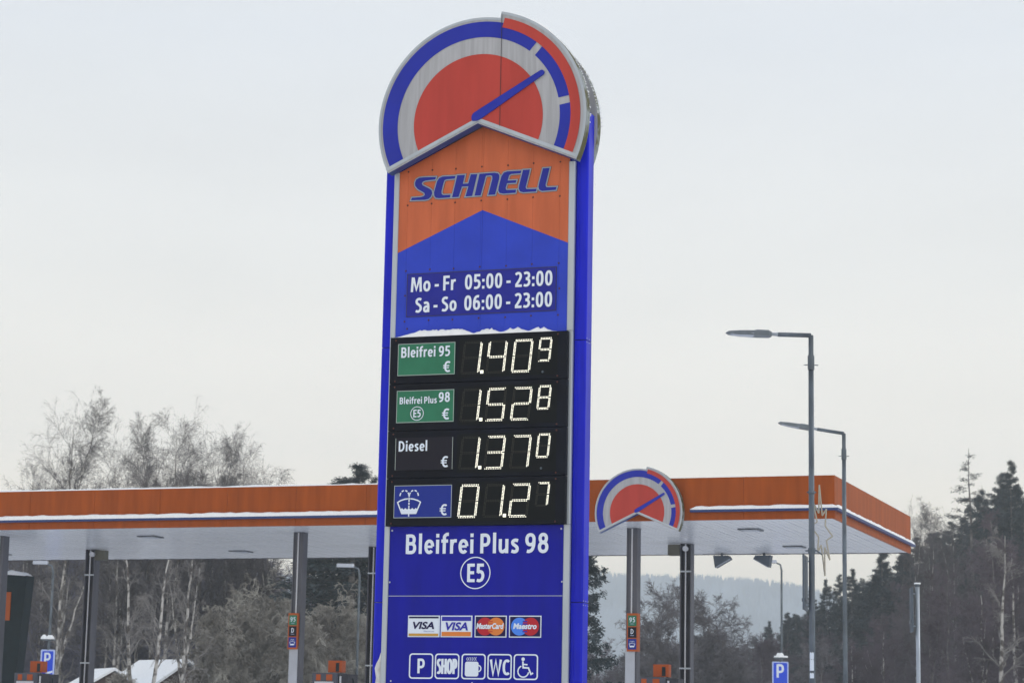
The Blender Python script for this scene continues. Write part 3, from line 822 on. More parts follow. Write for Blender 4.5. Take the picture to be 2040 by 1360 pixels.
# soffit planks
PW = .13
pmb = MB(); pmb.box(.008, PW - .008, FT + .006, DEP - FT - .006, ZB + .012, ZB + .04)
pme = pmb.mesh('ceiling_plank', M['plank'])
for i in range(int((LEN - .1) / PW)):
    put('ceiling_plank', pme, cn, (-FT - .006 - PW * (i + 1), 0, .0015 * math.sin(i * 2.4)))
# ledge tubes
for nm_, x0, x1 in (('a', -LEN, -5.0), ('b', -2.56, .075)):
    m = MB(); m.box(x0, x1, -.085, -.004, 5.345, 5.385); m.build('ledge', M['ledge'], cn)
m = MB(); m.box(.004, .075, .0, 7.72, 5.40 - .055, 5.385); m.build('ledge', M['ledge'], cn)
def fine_pts(x0, x1, z, h, st, seed, p=.25):
    rs = random.Random(seed); n_ = int((x1 - x0) / st)
    return [(x0 + (x1 - x0) * i / n_, z, h * (rs.uniform(1 - p, 1 + p) if 0 < i < n_ else .3)) for i in range(n_ + 1)]
snow_ridge(fine_pts(-LEN, -5.0, 5.386, .082, .12, 1, .10), -.09, -.003, 'snow', 'line of snow on the blue ledge along the left part of the orange fascia', CO, -CY, 3)
snow_ridge(fine_pts(-2.56, .08, 5.386, .062, .1, 2, .12), -.09, -.003, 'snow', 'line of snow on the short ledge right of the small gauge emblem', CO, -CY, 4)
o = snow_ridge(fine_pts(-.05, 7.72, 5.386, .062, .1, 5, .15), -.08, -.003, 'snow', 'line of snow on the ledge along the receding right end of the canopy', CO, -CY + math.pi / 2, 6)
snow_ridge(fine_pts(-LEN, -6, ZT + .001, .045, .2, 7, .25), .0, .5, 'snow', 'thin snow layer on the canopy roof above the left fascia', CO, -CY, 8)
snow_ridge(fine_pts(-6, -.05, ZT + .001, .016, .2, 9, .3), .0, .4, 'snow', 'very thin snow on the canopy roof near its right corner', CO, -CY, 10)
o = snow_ridge(fine_pts(.6, 7.3, ZT + .001, .035, .15, 11, .8), .0, .3, 'snow', 'icy uneven snow along the top of the canopy right end', CO, -CY + math.pi / 2, 12)
# ceiling lights
for s_, t_ in ((14.37, 1.92), (14.18, 5.61), (1.97, 1.98), (2.01, 5.80), (8.2, 1.95), (8.1, 5.7), (20.4, 1.95), (20.3, 5.7)):
    m = MB(); m.box(-s_ - .2, -s_ + .2, t_ - .2, t_ + .2, ZB - .012, ZB + .01); f_ = m.build('ceiling_light', M['core'], cn)
    m = MB(); m.box(-s_ - .15, -s_ + .15, t_ - .15, t_ + .15, ZB - .018, ZB - .012); m.build('glass', M['lens'], f_)
# columns (H profile, open side to the front)
def h_column(s_, t_, rear):
    hw = .105 if not rear else .115
    m = MB()
    m.box(-s_ - hw, -s_ - hw + .02, t_ - hw, t_ + hw, 0, ZB + .011)
    m.box(-s_ + hw - .02, -s_ + hw, t_ - hw, t_ + hw, 0, ZB + .011)
    c_ = m.build('column', M['steel'], cn)
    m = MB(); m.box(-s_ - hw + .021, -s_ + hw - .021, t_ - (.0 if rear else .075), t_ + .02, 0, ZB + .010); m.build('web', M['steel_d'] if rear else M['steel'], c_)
    m = MB(); m.tube([(-s_ - .005, t_ - .09, 0), (-s_ - .005, t_ - .09, ZB)], .014, 8); m.build('conduit', M['conduit'], c_)
    if not rear:
        m = MB(); m.cbox(-s_ - hw - .004, -s_ + hw - .03, t_ - hw - .02, t_ - .09, 0, 3.02, .01); m.build('cover', M['guard'], c_)
    else:
        for z in (4.65, 2.75):
            m = MB(); m.box(-s_ - hw, -s_ + hw, t_ - hw - .004, t_ - hw + .01, z, z + .03); m.build('clamp', M['galv_l'], c_)
for s_ in (4.06, 10.83, 17.56): h_column(s_, 1.5, False)
for s_ in (3.99, 10.72, 17.45): h_column(s_, 4.95, True)
# small gauge emblem on the fascia
gs = thing('gauge_emblem', 'small round gauge emblem in blue, grey and red on the orange canopy edge', 'sign', CO, -CY)
gauge(gs, .73, -3.507, 5.345, -.16, .14, M['dial_grey'], seam=False)
m = MB(); m.line([(-3.507 + .73 * x, 5.345 + .73 * z) for x, z in ((-.975, -.452), (0, .010), (1.045, -.433))], .027, -.1645); m.build('chevron_strip', M['silver'], gs)
m = MB()
for x in (-3.9, -3.1): m.box(x - .03, x + .03, -.02, -.001, 5.3, 5.8)
m.build('bracket', M['galv'], gs)
# fuel signs on the front columns
for s_, lab in ((4.03, 'narrow fuel type sign on the right front column, below the small gauge emblem'), (10.86, 'narrow fuel type sign on the column left of the price sign')):
    fs = thing('fuel_sign', lab, 'sign', CO, -CY, 'fuel type signs on the canopy columns')
    x0, x1, zb, zt = -s_ - .10, -s_ + .105, 2.96, 3.65
    y0 = 1.5 - .105 - .05
    m = MB(); m.box(x0, x1, y0, y0 + .05 + .10, zb, zt); m.build('sign_box', M['torange'], fs)
    hh = (zt - zb - .10) / 3
    for i, (mm, tx) in enumerate((('green', '95'), ('nearblack', 'D'), ('washblue', ''))):
        za = zt - .035 - (i + 1) * hh - i * .015
        m = MB(); m.box(x0 + .022, x1 - .022, y0 - .006, y0 - .001, za, za + hh - .004); tl = m.build('tile', M[mm], fs)
        xc = (x0 + x1) / 2
        m = MB()
        if tx: sign_text(tx, xc - (.056 if tx == '95' else .030), xc + (.056 if tx == '95' else .030), za + .070, za + .158, y0 - .009, M['white'], tl, wt=.14, gap=.14)
        if tx:
            m.rect(xc - .035, xc + .035, za + .035, za + .045, y0 - .009); m.build('fine_print', M['fine'], tl)
        else:
            zc = za + .09
            m.line([(xc - .055, zc + .01), (xc - .036, zc - .045), (xc + .036, zc - .045), (xc + .055, zc + .01), (xc, zc + .025)], .008, y0 - .009, True)
            m.rect(xc - .036, xc + .036, zc - .045, zc - .022, y0 - .0095)
            for s2 in (-1, 1): m.line([(xc + s2 * (.02 + .02 * math.cos(R(a))), zc + .04 + .02 * math.sin(R(a))) for a in np.linspace(0, 180, 8)], .006, y0 - .009)
            m.build('washer_symbol', M['white'], tl)
# floodlights
def flood(loc, flip, label):
    t = thing('floodlight', label, 'floodlight', loc, -CY, 'floodlights under the rear edge of the canopy')
    m = MB(); P = [(-.13, .0), (.13, .06), (-.10, -.19)] if not flip else [(-.13, .06), (.13, .0), (.10, -.19)]
    P = [(-.12, -.20), (.20, -.02), (.16, .05), (-.16, .05)] if not flip else [(.12, -.20), (.16, .05), (-.16, .05), (-.20, -.02)]
    m.prism(P, -.12, .12); m.build('housing', M['signback'], t)
    m = MB(); a, b_ = (P[0], P[1]) if not flip else (P[3], P[0])
    m.line([(a[0], a[1] - .008), (b_[0], b_[1] - .008)], .014, -.125); m.build('glass_edge', M['lens'], t)
    m = MB(); m.box(-.02, .02, -.02, .02, .05, .10); m.build('bracket', M['galv'], t)
def cpt(s_, t_, z):   # canopy coordinates to world
    c_, s2 = math.cos(CY), math.sin(CY)
    return (CO[0] - s_ * c_ + t_ * s2, CO[1] + s_ * s2 + t_ * c_, z)
flood(cpt(3.90, 7.35, ZB - .09), False, 'left wedge shaped floodlight hanging under the rear canopy edge')
flood(cpt(3.0, 7.35, ZB - .09), True, 'right wedge shaped floodlight hanging under the rear canopy edge')
for s_, dx, lab in ((3.99, -.24, 'boxy olive speaker beside the dark rear column right of the price sign'), (17.45, .24, 'boxy olive speaker beside the dark rear column at the far left')):
    t = thing('speaker_box', lab, 'speaker', CO, -CY, 'speaker boxes on the rear columns')
    m = MB(); m.cbox(-s_ + dx - .13, -s_ + dx + .12, 4.82, 5.02, ZB - .22, ZB - .01, .02); m.build('housing', M['olive'], t)
    m = MB(); m.tube([(-s_ - .04 * (1 if dx < 0 else -1) + .06, 4.80, ZB - .1), (-s_ - .04 * (1 if dx < 0 else -1) + .06, 4.72, ZB - .1)], [.05, .055], 12); m.build('camera_dome', M['conduit'], t)

# ------------------------------------------------------------------ petrol pumps
def pump(px, dy, lab, number):
    Y0 = at(px, 1340, 41.0)
    # follow the line t = 2.7 inside the canopy
    c_, s2 = math.cos(CY), math.sin(CY)
    d = FW * F_PX + RT * (px - 1020) - UP * (1340 - 680)
    nx, ny = s2, c_
    t_ = (CO[0] * nx + CO[1] * ny + 2.9) / (d[0] * nx + d[1] * ny)
    X, Y = d[0] * t_, d[1] * t_
    zt = at(px, 1340 + dy, Y)[2]
    t = thing('petrol_pump', lab, 'petrol pump', (X, Y, 0), -CY, 'petrol pumps under the canopy')
    m = MB(); m.cbox(-.40, .16, -.25, .25, 0.15, zt, .03); bd = m.build('body', M['pump_grey'], t)
    m = MB(); m.cbox(.17, .40, -.22, .22, 0.15, zt - .02, .02); m.build('hose_tower', M['steel_d'], t)
    m = MB(); m.box(-.45, .45, -.35, .35, 0, .15); m.build('plinth', M['guard'], t)
    m = MB(); m.box(-.30, -.20, -.256, -.25, zt - .15, zt - .03); m.build('orange_patch', M['pump_orange'], bd)
    m = MB(); m.box(-.08, .05, -.256, -.25, zt - .15, zt - .03); m.build('orange_patch', M['pump_orange'], bd)
    m = MB(); m.box(-.33, .08, -.26, -.25, zt - .50, zt - .17); m.build('display', M['conduit'], bd)
    m = MB(); m.box(.20, .235, -.235, -.22, zt - .6, zt - .06); m.build('stripe', M['conduit'], bd)
    m = MB(); m.cbox(-.12, .18, -.10, .10, zt + .015, zt + .245, .01); tp = m.build('topper', M['pump_orange'], t)
    m = MB(); m.box(.055, .125, -.108, -.10, zt + .03, zt + .20); m.build('number_tile', M['screen'], tp)
    if number: letters(number, .073, .107, zt + .06, zt + .17, -.111, mat('number_yellow', (.35, .38, .14)), tp)
    m = MB(); m.tube([(.09, 0, zt - .3), (.09, 0, zt + .02)], .02, 8); m.build('post', M['conduit'], t)
    m = MB(); hp_ = [(.43, -.1, zt - .1), (.50, -.12, zt - .4), (.52, -.12, 1.2), (.45, -.12, .9), (.42, -.1, 1.3)]
    m.tube(hp_, .018, 6); m.build('hose', M['screen'], t)
pump(668, 0, 'grey petrol pump with orange number box left of the price sign', '')
pump(1316, 9, 'grey petrol pump with orange number box between the right canopy columns', '')
pump(74, 0, 'grey petrol pump with orange number box at the far left', '')

# dark totem at the far left
P0 = at(29, 1360, 50.0)
tt = thing('dark_totem', 'dark teal slanted panel with snow on its top edge at the far left', 'totem', (P0[0], 50.0, 0), -.35)
zt = at(40, 1147, 50.0)[2]
sc_ = 50.0 / F_PX
m = MB(); m.prism([(-.44, 0), (-.06, 0), (.265, zt), (-.26, zt + .03), (-.42, 2.2)], -.15, .15); m.build('panel', M['teal'], tt)
m = MB(); m.box(-.32, -.115, -.17, -.151, zt - .98, zt - .36); m.build('orange_panel', M['torange'], tt)
o = snow_ridge([(-.32 + .06 * i, zt + .03 - i * .004, .12 - .006 * i if 0 < i < 9 else .03) for i in range(10)], -.17, .17, 'snow', 'cap of snow on top of the dark slanted totem', (P0[0], 50.0, 0), -.35, 13)

# ------------------------------------------------------------------ street lamps and posts
def big_lamp(px, pyt, Y, tilt, arm, scale, label, heading=math.pi):
    """pole, collar, bracket arm and flat LED head pointing to heading"""
    P = at(px, pyt, Y); H = P[2]
    t = thing('street_lamp', label, 'street lamp', (P[0], Y, 0), 0.0, 'tall galvanised street lamps')
    r = .034 * scale
    m = MB(); m.tube([(0, 0, 0), (0, 0, H * .5), (0, 0, H - .38 * scale)], [r * 1.25, r * 1.1, r], 12); m.build('pole', M['galv'], t, smooth=True)
    m = MB(); m.tube([(0, 0, H - .44 * scale), (0, 0, H - .26 * scale)], [r * 1.25] * 2, 12)
    m.tube([(-.09 * scale, 0, H - .38 * scale), (.09 * scale, 0, H - .38 * scale)], .006 * scale, 6); m.build('collar', M['galv'], t)
    dx, dz = -math.cos(tilt), math.sin(tilt)
    hz = math.pi - heading
    q = lambda s_, z_, y_=0: (s_ * dx * math.cos(hz), y_ + s_ * dx * math.sin(hz), H + s_ * dz + z_)
    m = MB(); m.tube([(0, 0, H - .3 * scale), (0, 0, H), ], r * .95, 10); m.tube([q(-.0, -.0), q(arm, 0)], [r * .85] * 2, 10); m.build('bracket', M['galv'], t)
    m = MB(); m.tube([q(arm - .01, 0), q(arm + .10 * scale, .004)], [r * .7, r * .6], 8); m.build('joint_sleeve', M['galv_l'], t)
    s0, s1, s2 = arm + .08 * scale, arm + .30 * scale, arm + .66 * scale
    hw = .10 * scale
    sec = [(s0, .028, -.030, .5), (s0 + .04 * scale, .046, -.034, .9), (s1 - .03 * scale, .048, -.032, 1), (s1, .038, -.030, 1), ((s1 + s2) / 2, .034, -.026, .95), (s2 - .04 * scale, .026, -.014, .6), (s2, .006, -.002, .15)]
    m = MB(); n0 = []
    for s_, a, b_, wk in sec:
        for yy, zz in ((-hw * wk, b_), (-hw * wk, a * .6), (-hw * wk * .6, a), (hw * wk * .6, a), (hw * wk, a * .6), (hw * wk, b_)): m.v.append(q(s_, zz * scale, yy))
    for i in range(len(sec) - 1):
        for j in range(6): m.f.append((i * 6 + j, i * 6 + (j + 1) % 6, (i + 1) * 6 + (j + 1) % 6, (i + 1) * 6 + j)); m.mi.append(0)
    m.f += [tuple(range(6)), tuple(range(36 + 5, 35, -1))]; m.mi += [0, 0]
    hd = m.build('lamp_head', M['lampgrey'], t)
    m = MB(); m.add([q(s1 + .01, -.036 * scale, -hw * .85), q(s1 + .01, -.036 * scale, hw * .85), q(s2 - .06 * scale, -.022 * scale, hw * .5), q(s2 - .06 * scale, -.022 * scale, -hw * .5),
                     q(s1 + .01, -.004 * scale, -hw * 1.04), q(s2 - .07 * scale, -.002 * scale, -hw * .72)], [(0, 1, 2, 3), (0, 3, 5, 4)])
    m.build('lamp_glass', M['lens'], hd)
    return t, (P[0], Y, H)
l1, P1 = big_lamp(1615.5, 668, 28.0, R(.5), .42, 1.0, 'nearest tall grey street lamp with wire star decoration and sign on its pole')
l2, P2 = big_lamp(1681, 863, 37.2, R(8), .45, 1.0, 'second street lamp, farther back, in front of the canopy right end')
for z in (at(1612, 980, 28)[2],):
    m = MB(); m.tube([(-.06, 0, z), (.06, 0, z)], .007, 6); m.tube([(0, 0, z - .015), (0, 0, z + .015)], .048, 12); m.build('clamp', M['galv'], l1)
for z_, h_ in ((1335, .16), (1312, .09), (1350, .07)):
    zz_ = at(1608, z_, 28)[2]
    m = MB(); a_ = np.linspace(-2.4, -1.2, 6); rr_ = .0445
    m.add([(rr_ * math.cos(a), rr_ * math.sin(a), zz_) for a in a_] + [(rr_ * math.cos(a), rr_ * math.sin(a), zz_ + h_ * (.8 + .2 * (i % 2))) for i, a in enumerate(a_)], [(i, i + 1, i + 7, i + 6) for i in range(5)])
    m.build('sticker', M['white'], l1)
# star of light tube
ST = [(190,222),(225,290),(228,112),(247,305),(273,263),(265,370),(312,435),(273,462),(295,585),(262,505),(264,685),(240,490),(218,540),(224,440),(200,405),(168,388),(187,360),(215,345)]
pp = [at(1560 + x / 3.1625, 930 + y / 3.1625, 28.15) for x, y in ST]
sr = thing('star_decoration', 'pale star shaped wire decoration on the nearest street lamp pole', 'decoration', (P1[0] + .12, 28.15, 0))
m = MB()
for i in range(len(pp)):
    a, b_ = pp[i], pp[(i + 1) % len(pp)]
    off = np.array([P1[0] + .12, 28.15, 0])
    m.tube([a - off, b_ - off], .010, 6)
m.build('star_outline', M['star'], sr)
zb_ = at(1612, 1099, 28)[2]
m = MB(); m.tube([(-.20, -.15, zb_ + .015), (-.06, -.15, zb_ + .02), (.02, -.05, zb_ - .02)], .010, 6); m.tube([(-.12, -.15, zb_ - .02), (-.12, -.15, zb_ + .05)], .046, 10); m.build('bracket', M['signback'], sr)
# signs seen edge-on
def edge_sign(xpole, Y, px, y0, y1, label, rz, wdt, par):
    a, b_ = at(px, y0, Y), at(px, y1, Y)
    t = thing('traffic_sign', label, 'traffic sign', (a[0], Y, 0), rz)
    m = MB(); m.cbox(-wdt / 2, wdt / 2, -.012, .012, b_[2], a[2], .004); bevel(m.build('plate', M['signback'], t), .004, 1)
    m = MB()
    for s_ in (-1, 1): m.box(-wdt / 2 + .02, wdt / 2 - .02, .013 if s_ > 0 else -.022, .022 if s_ > 0 else -.013, b_[2] + .10, b_[2] + .14)
    m.build('rail', M['galv'], t)
    dxp = xpole - a[0]
    for z in (a[2] - .07, b_[2] + .07):
        m = MB(); m.tube([(0, 0, z), (dxp * math.cos(rz), -dxp * math.sin(rz), z)], .010, 6)
        m.build('clip', M['galv_l'], t)
edge_sign(P1[0], 28.05, 1604, 1106, 1215, 'dark road sign seen edge-on, clamped left of the nearest lamp pole', R(76), .42, l1)
Pp = at(1827.5, 1163, 27.0)
pt = thing('sign_post', 'pale grey steel post with an edge-on sign at the lower right', 'post', (Pp[0], 27.0, 0))
m = MB(); m.tube([(0, 0, 0), (0, 0, Pp[2] - .03)], .025, 12); m.build('pole', M['galv_l'], pt, smooth=True)
m = MB(); m.tube([(0, 0, Pp[2] - .03), (0, 0, Pp[2])], [.029, .025], 12); m.build('cap', M['signback'], pt)
edge_sign(Pp[0], 27.05, 1815.5, 1170, 1258, 'grey road sign seen edge-on, clipped to the post at the lower right', R(84), .34, pt)
snow_ridge([(-.035 + .01 * i, 0, .018) for i in range(8)], -.03, .03, 'snow', 'tiny snow cap on top of the lower right post', (Pp[0], 27.0, Pp[2] + .001), 0, 21)

def small_lamp(px, pyt, Y, label, dirx=-1, hw=.5, hgt=None):
    P = at(px, pyt, Y); H = P[2]
    t = thing('street_lamp', label, 'street lamp', (P[0], Y, 0), 0, 'small street lamps behind the station')
    m = MB(); m.tube([(0, 0, 0), (0, 0, H * .6), (0, 0, H - .35), (dirx * .05, 0, H - .12), (dirx * .28, 0, H - .02)], [.055, .045, .04, .035, .03], 8); m.build('pole', M['galv'], t, smooth=True)
    m = MB(); m.add([], []); x0, x1 = dirx * .2, dirx * (.2 + hw)
    xs_ = sorted((x0, x1)); m.cbox(xs_[0], xs_[1], -.14, .14, H - .07, H + .05, .05); m.build('lamp_head', M['lens'], t)
    return H
small_lamp(107, 1120, 78, 'slim pale street lamp behind the left part of the canopy, snow on its head', -1, .5)
small_lamp(717, 1126, 78, 'slim pale street lamp seen just left of the price sign under the canopy', -1, .6)
small_lamp(1557, 1118, 90, 'small street lamp above the blue parking sign on the right', -1, .25)
def parking(px, py0, py1, Y, label, wpx):
    a, b_ = at(px, py0, Y), at(px, py1, Y); k = Y / F_PX; wd = wpx * k; H = a[2]
    t = thing('parking_sign', label, 'parking sign', (a[0], Y, 0), 0, 'blue parking signs')
    m = MB(); m.tube([(0, .05, 0), (0, .05, H)], .04, 8); m.build('post', M['galv_l'], t)
    z0 = b_[2]
    m = MB(); m.prism(rrect(-wd / 2, wd / 2, z0, H, .04), -.02, .02); m.build('border', M['pwhite'], t)
    m = MB(); m.sheet(rrect(-wd / 2 + .045, wd / 2 - .045, z0 + .045, H - .045, .03), -.024); m.build('blue_face', M['pblue'], t)
    zp = H - .09
    sign_text('P', -wd * .27, wd * .25, zp - wd * .82, zp, -.028, M['white'], t)
    m = MB(); m.sheet([(-.06, z0 + .10), (.16, z0 + .16), (.16, z0 + .22), (-.02, z0 + .17)], -.028); m.build('arrow', M['white'], t)
    return (a[0], Y, H)
q = parking(1554.5, 1317, 1372, 82, 'blue parking sign with white P at the lower right, snow on its lamp pole', 32)
o = snow_ridge([(-.22 + .06 * i, .0, .16 if 1 < i < 6 else .06) for i in range(9)], -.15, .15, 'snow', 'lump of snow above the right hand blue parking sign', (q[0], 82, q[2] + .15), 0, 31)
m = MB(); m.box(-.2, .2, -.12, .12, .10, .15); m.tube([(0, 0, -.02), (0, 0, .1)], .03, 6); o = m.build('lantern_top', M['galv'])
o.location = (q[0], 82, q[2]); tag(o, 'small snow covered plate on top of the right hand parking sign', 'bracket')
q = parking(96, 1293, 1350, 66, 'blue parking sign partly hidden behind the left petrol pump', 28)
o = snow_ridge([(-.16 + .05 * i, .0, .13 if i not in (0, 3, 7) else .07) for i in range(8)], -.15, .15, 'snow', 'lump of snow above the left hand blue parking sign', (q[0] - .05, 66, q[2] + .30), 0, 33)
m = MB(); m.box(-.2, .17, -.12, .12, .26, .30); m.tube([(0, 0, -.02), (0, 0, .26)], .03, 6); o = m.build('lantern_top', M['galv'])
o.location = (q[0], 66, q[2]); tag(o, 'small snow covered plate on top of the left hand parking sign', 'bracket')

# ------------------------------------------------------------------ house with snowy roof
hp0 = at(326, 1330, 78.0)
hs = thing('house', 'house with snow covered gable roof behind the birch trunks at left', 'house', (hp0[0], 78.0, 0), R(-50))
HT = at(372, 1312, 77)[2]
m = MB(); m.prism([(-1.5, 0), (1.5, 0), (1.5, HT - 1.15), (0, HT - .20), (-1.5, HT - 1.15)], -1.45, 1.45)
wl = m.build('wall', M['housewall'], hs); wl.rotation_euler = (0, 0, R(90))
for s_ in (-1, 1):
    P_ = [(0, HT), (s_ * 1.9, HT - 1.22), (s_ * 1.9, HT - 1.32), (0, HT - .10)]
    m = MB(); m.prism(P_[::(-1 if s_ > 0 else 1)], -1.65, 1.65)
    r_ = m.build('roof', M['snow'], hs); r_.rotation_euler = (0, 0, R(90))
hp1 = at(207, 1350, 75.0)
hs = thing('house', 'low snowy shed roof left of the larger house, behind the dark column', 'house', (hp1[0], 75.0, 0), R(25))
HT = at(207, 1330, 75)[2]
m = MB(); m.prism([(-.9, 0), (.9, 0), (.9, HT - .65), (0, HT - .14), (-.9, HT - .65)], -1.2, 1.2); m.build('wall', M['housewall'], hs)
for s_ in (-1, 1):
    P_ = [(0, HT), (s_ * 1.15, HT - .68), (s_ * 1.15, HT - .77), (0, HT - .09)]
    m = MB(); m.prism(P_[::(-1 if s_ > 0 else 1)], -1.35, 1.35); m.build('roof', M['snow'], hs)

# ------------------------------------------------------------------ trees
def tubes(P, Rd, k=3):
    """P (M, n, 3) polylines, Rd (M, n) radii -> verts, quads"""
    Mn, n, _ = P.shape
    T = np.gradient(P, axis=1); T /= np.linalg.norm(T, axis=2, keepdims=True) + 1e-9
    ref = np.where(np.abs(T[..., 2:3]) > .9, np.array([1.0, 0, 0]), np.array([0, 0, 1.0]))
    A = np.cross(T, ref); A /= np.linalg.norm(A, axis=2, keepdims=True) + 1e-9
    B = np.cross(A, T)
    an = np.arange(k) * 2 * np.pi / k
    V = P[:, :, None, :] + Rd[:, :, None, None] * (np.cos(an)[None, None, :, None] * A[:, :, None, :] + np.sin(an)[None, None, :, None] * B[:, :, None, :])
    V = V.reshape(-1, 3)
    m_, i_, j_ = np.meshgrid(np.arange(Mn), np.arange(n - 1), np.arange(k), indexing='ij')
    base = m_ * n * k
    a = base + i_ * k + j_; b_ = base + i_ * k + (j_ + 1) % k
    c_ = b_ + k; d_ = a + k
    return V, np.stack([a, b_, c_, d_], -1).reshape(-1, 4)
def spawn(rng, P, Rd, cnt, t0, t1, ln, ang, droop, n=4, jit=.06, r0=.5, r1=.25, lenpow=0.5, up=0.0):
    Mn, m_, _ = P.shape
    idx = np.repeat(np.arange(Mn), cnt)
    t = rng.uniform(t0, t1, len(idx)); f = t * (m_ - 1); i = np.minimum(f.astype(int), m_ - 2); fr = (f - i)[:, None]
    p0 = P[idx, i] * (1 - fr) + P[idx, i + 1] * fr
    tg = P[idx, i + 1] - P[idx, i]; tg /= np.linalg.norm(tg, axis=1, keepdims=True) + 1e-9
    rd = Rd[idx, i] * (1 - fr[:, 0]) + Rd[idx, i + 1] * fr[:, 0]
    rv = rng.normal(size=(len(idx), 3)); rv -= (rv * tg).sum(1, keepdims=True) * tg; rv /= np.linalg.norm(rv, axis=1, keepdims=True) + 1e-9
    a = np.radians(rng.uniform(*ang, len(idx)))[:, None]
    d = tg * np.cos(a) + rv * np.sin(a); d[:, 2] += up; d /= np.linalg.norm(d, axis=1, keepdims=True)
    pl = np.linalg.norm(P[:, -1] - P[:, 0], axis=1)[idx]
    L_ = pl * rng.uniform(*ln, len(idx)) * (1 - t * lenpow)
    s = np.linspace(0, 1, n)
    Q = p0[:, None, :] + d[:, None, :] * (L_[:, None] * s)[..., None]
    Q[..., 2] -= droop * L_[:, None] * s ** 2
    Q[:, 1:] += rng.normal(size=Q[:, 1:].shape) * (jit * L_)[:, None, None]
    rr = (rd * r0)[:, None] * (1 - s * (1 - r1))
    return Q, rr
def mesh_from(parts, mats, name):
    V, Fs, mi, o = [], [], [], 0
    for (v, f), k in parts:
        V.append(v); Fs.append(f + o); mi.append(np.full(len(f), k)); o += len(v)
    V = np.concatenate(V); Fs = np.concatenate(Fs); mi = np.concatenate(mi)
    me = bpy.data.meshes.new(name)
    me.vertices.add(len(V)); me.vertices.foreach_set('co', V.astype(np.float32).ravel())
    w_ = Fs.shape[1]
    me.loops.add(Fs.size); me.loops.foreach_set('vertex_index', Fs.astype(np.int32).ravel())
    me.polygons.add(len(Fs)); me.polygons.foreach_set('loop_start', np.arange(0, Fs.size, w_, dtype=np.int32)); me.polygons.foreach_set('loop_total', np.full(len(Fs), w_, dtype=np.int32))
    for m_ in mats: me.materials.append(m_)
    me.polygons.foreach_set('material_index', mi.astype(np.int32))
    me.update(calc_edges=True)
    return me
def bare(seed, H=15.0, spread=.30, n1=26, n2=9, n3=8, droop=.15, base=.22, lean=0.0, rad=.011, twr=.0065, ang=(28, 55), n4=0, forks=0, tdroop=.35, wob=.006, lp=.62, ft=(.25, .55), bl=(.28, .55), cl=(.35, .75)):
    """leafless tree: returns (trunk tubes, crown tubes) as (verts, quads) of height H"""
    rng = np.random.default_rng(seed)
    s = np.linspace(0, 1, 14)
    T = np.stack([lean * H * s ** 1.5 + np.cumsum(rng.normal(0, wob * H, 14)) * s, np.cumsum(rng.normal(0, wob * H, 14)) * s, H * s], -1)[None]
    Tr = (rad * H * (1 - .93 * s ** .9))[None]
    trunks, tr_r = T, Tr
    if forks:
        Fk, Fr = spawn(rng, T, Tr, forks, ft[0], ft[1], (.5, .65), (12, 22), 0, 14, .004, .75, .1, .5, up=.25)
        trunks = np.concatenate([T, Fk]); tr_r = np.concatenate([Tr, Fr])
    tk = tubes(trunks, tr_r, 7)
    A, Ar = spawn(rng, trunks, tr_r, n1, base, .96, (spread * .7, spread * 1.25), ang, droop, 7, .02, .5, .25, lp, up=.35)
    B, Br = spawn(rng, A, Ar, n2, .15, 1.0, bl, (25, 60), droop * 1.2, 5, .035, .55, .4, .45, up=.12)
    C, Cr = spawn(rng, B, Br, n3, .1, 1.0, cl, (20, 60), tdroop, 4, .04, .6, .5, .4)
    Cr = np.maximum(Cr, twr); Br = np.maximum(Br, twr * 1.25)
    cr = [tubes(A, Ar, 4), tubes(B, Br, 3), tubes(C, Cr, 3)]
    if n4:
        D, Dr = spawn(rng, C, Cr, n4, .2, 1.0, (.4, .9), (15, 50), tdroop, 3, .04, .8, .6, .3)
        cr.append(tubes(D, np.maximum(Dr, twr * .8), 3))
    return tk, cr
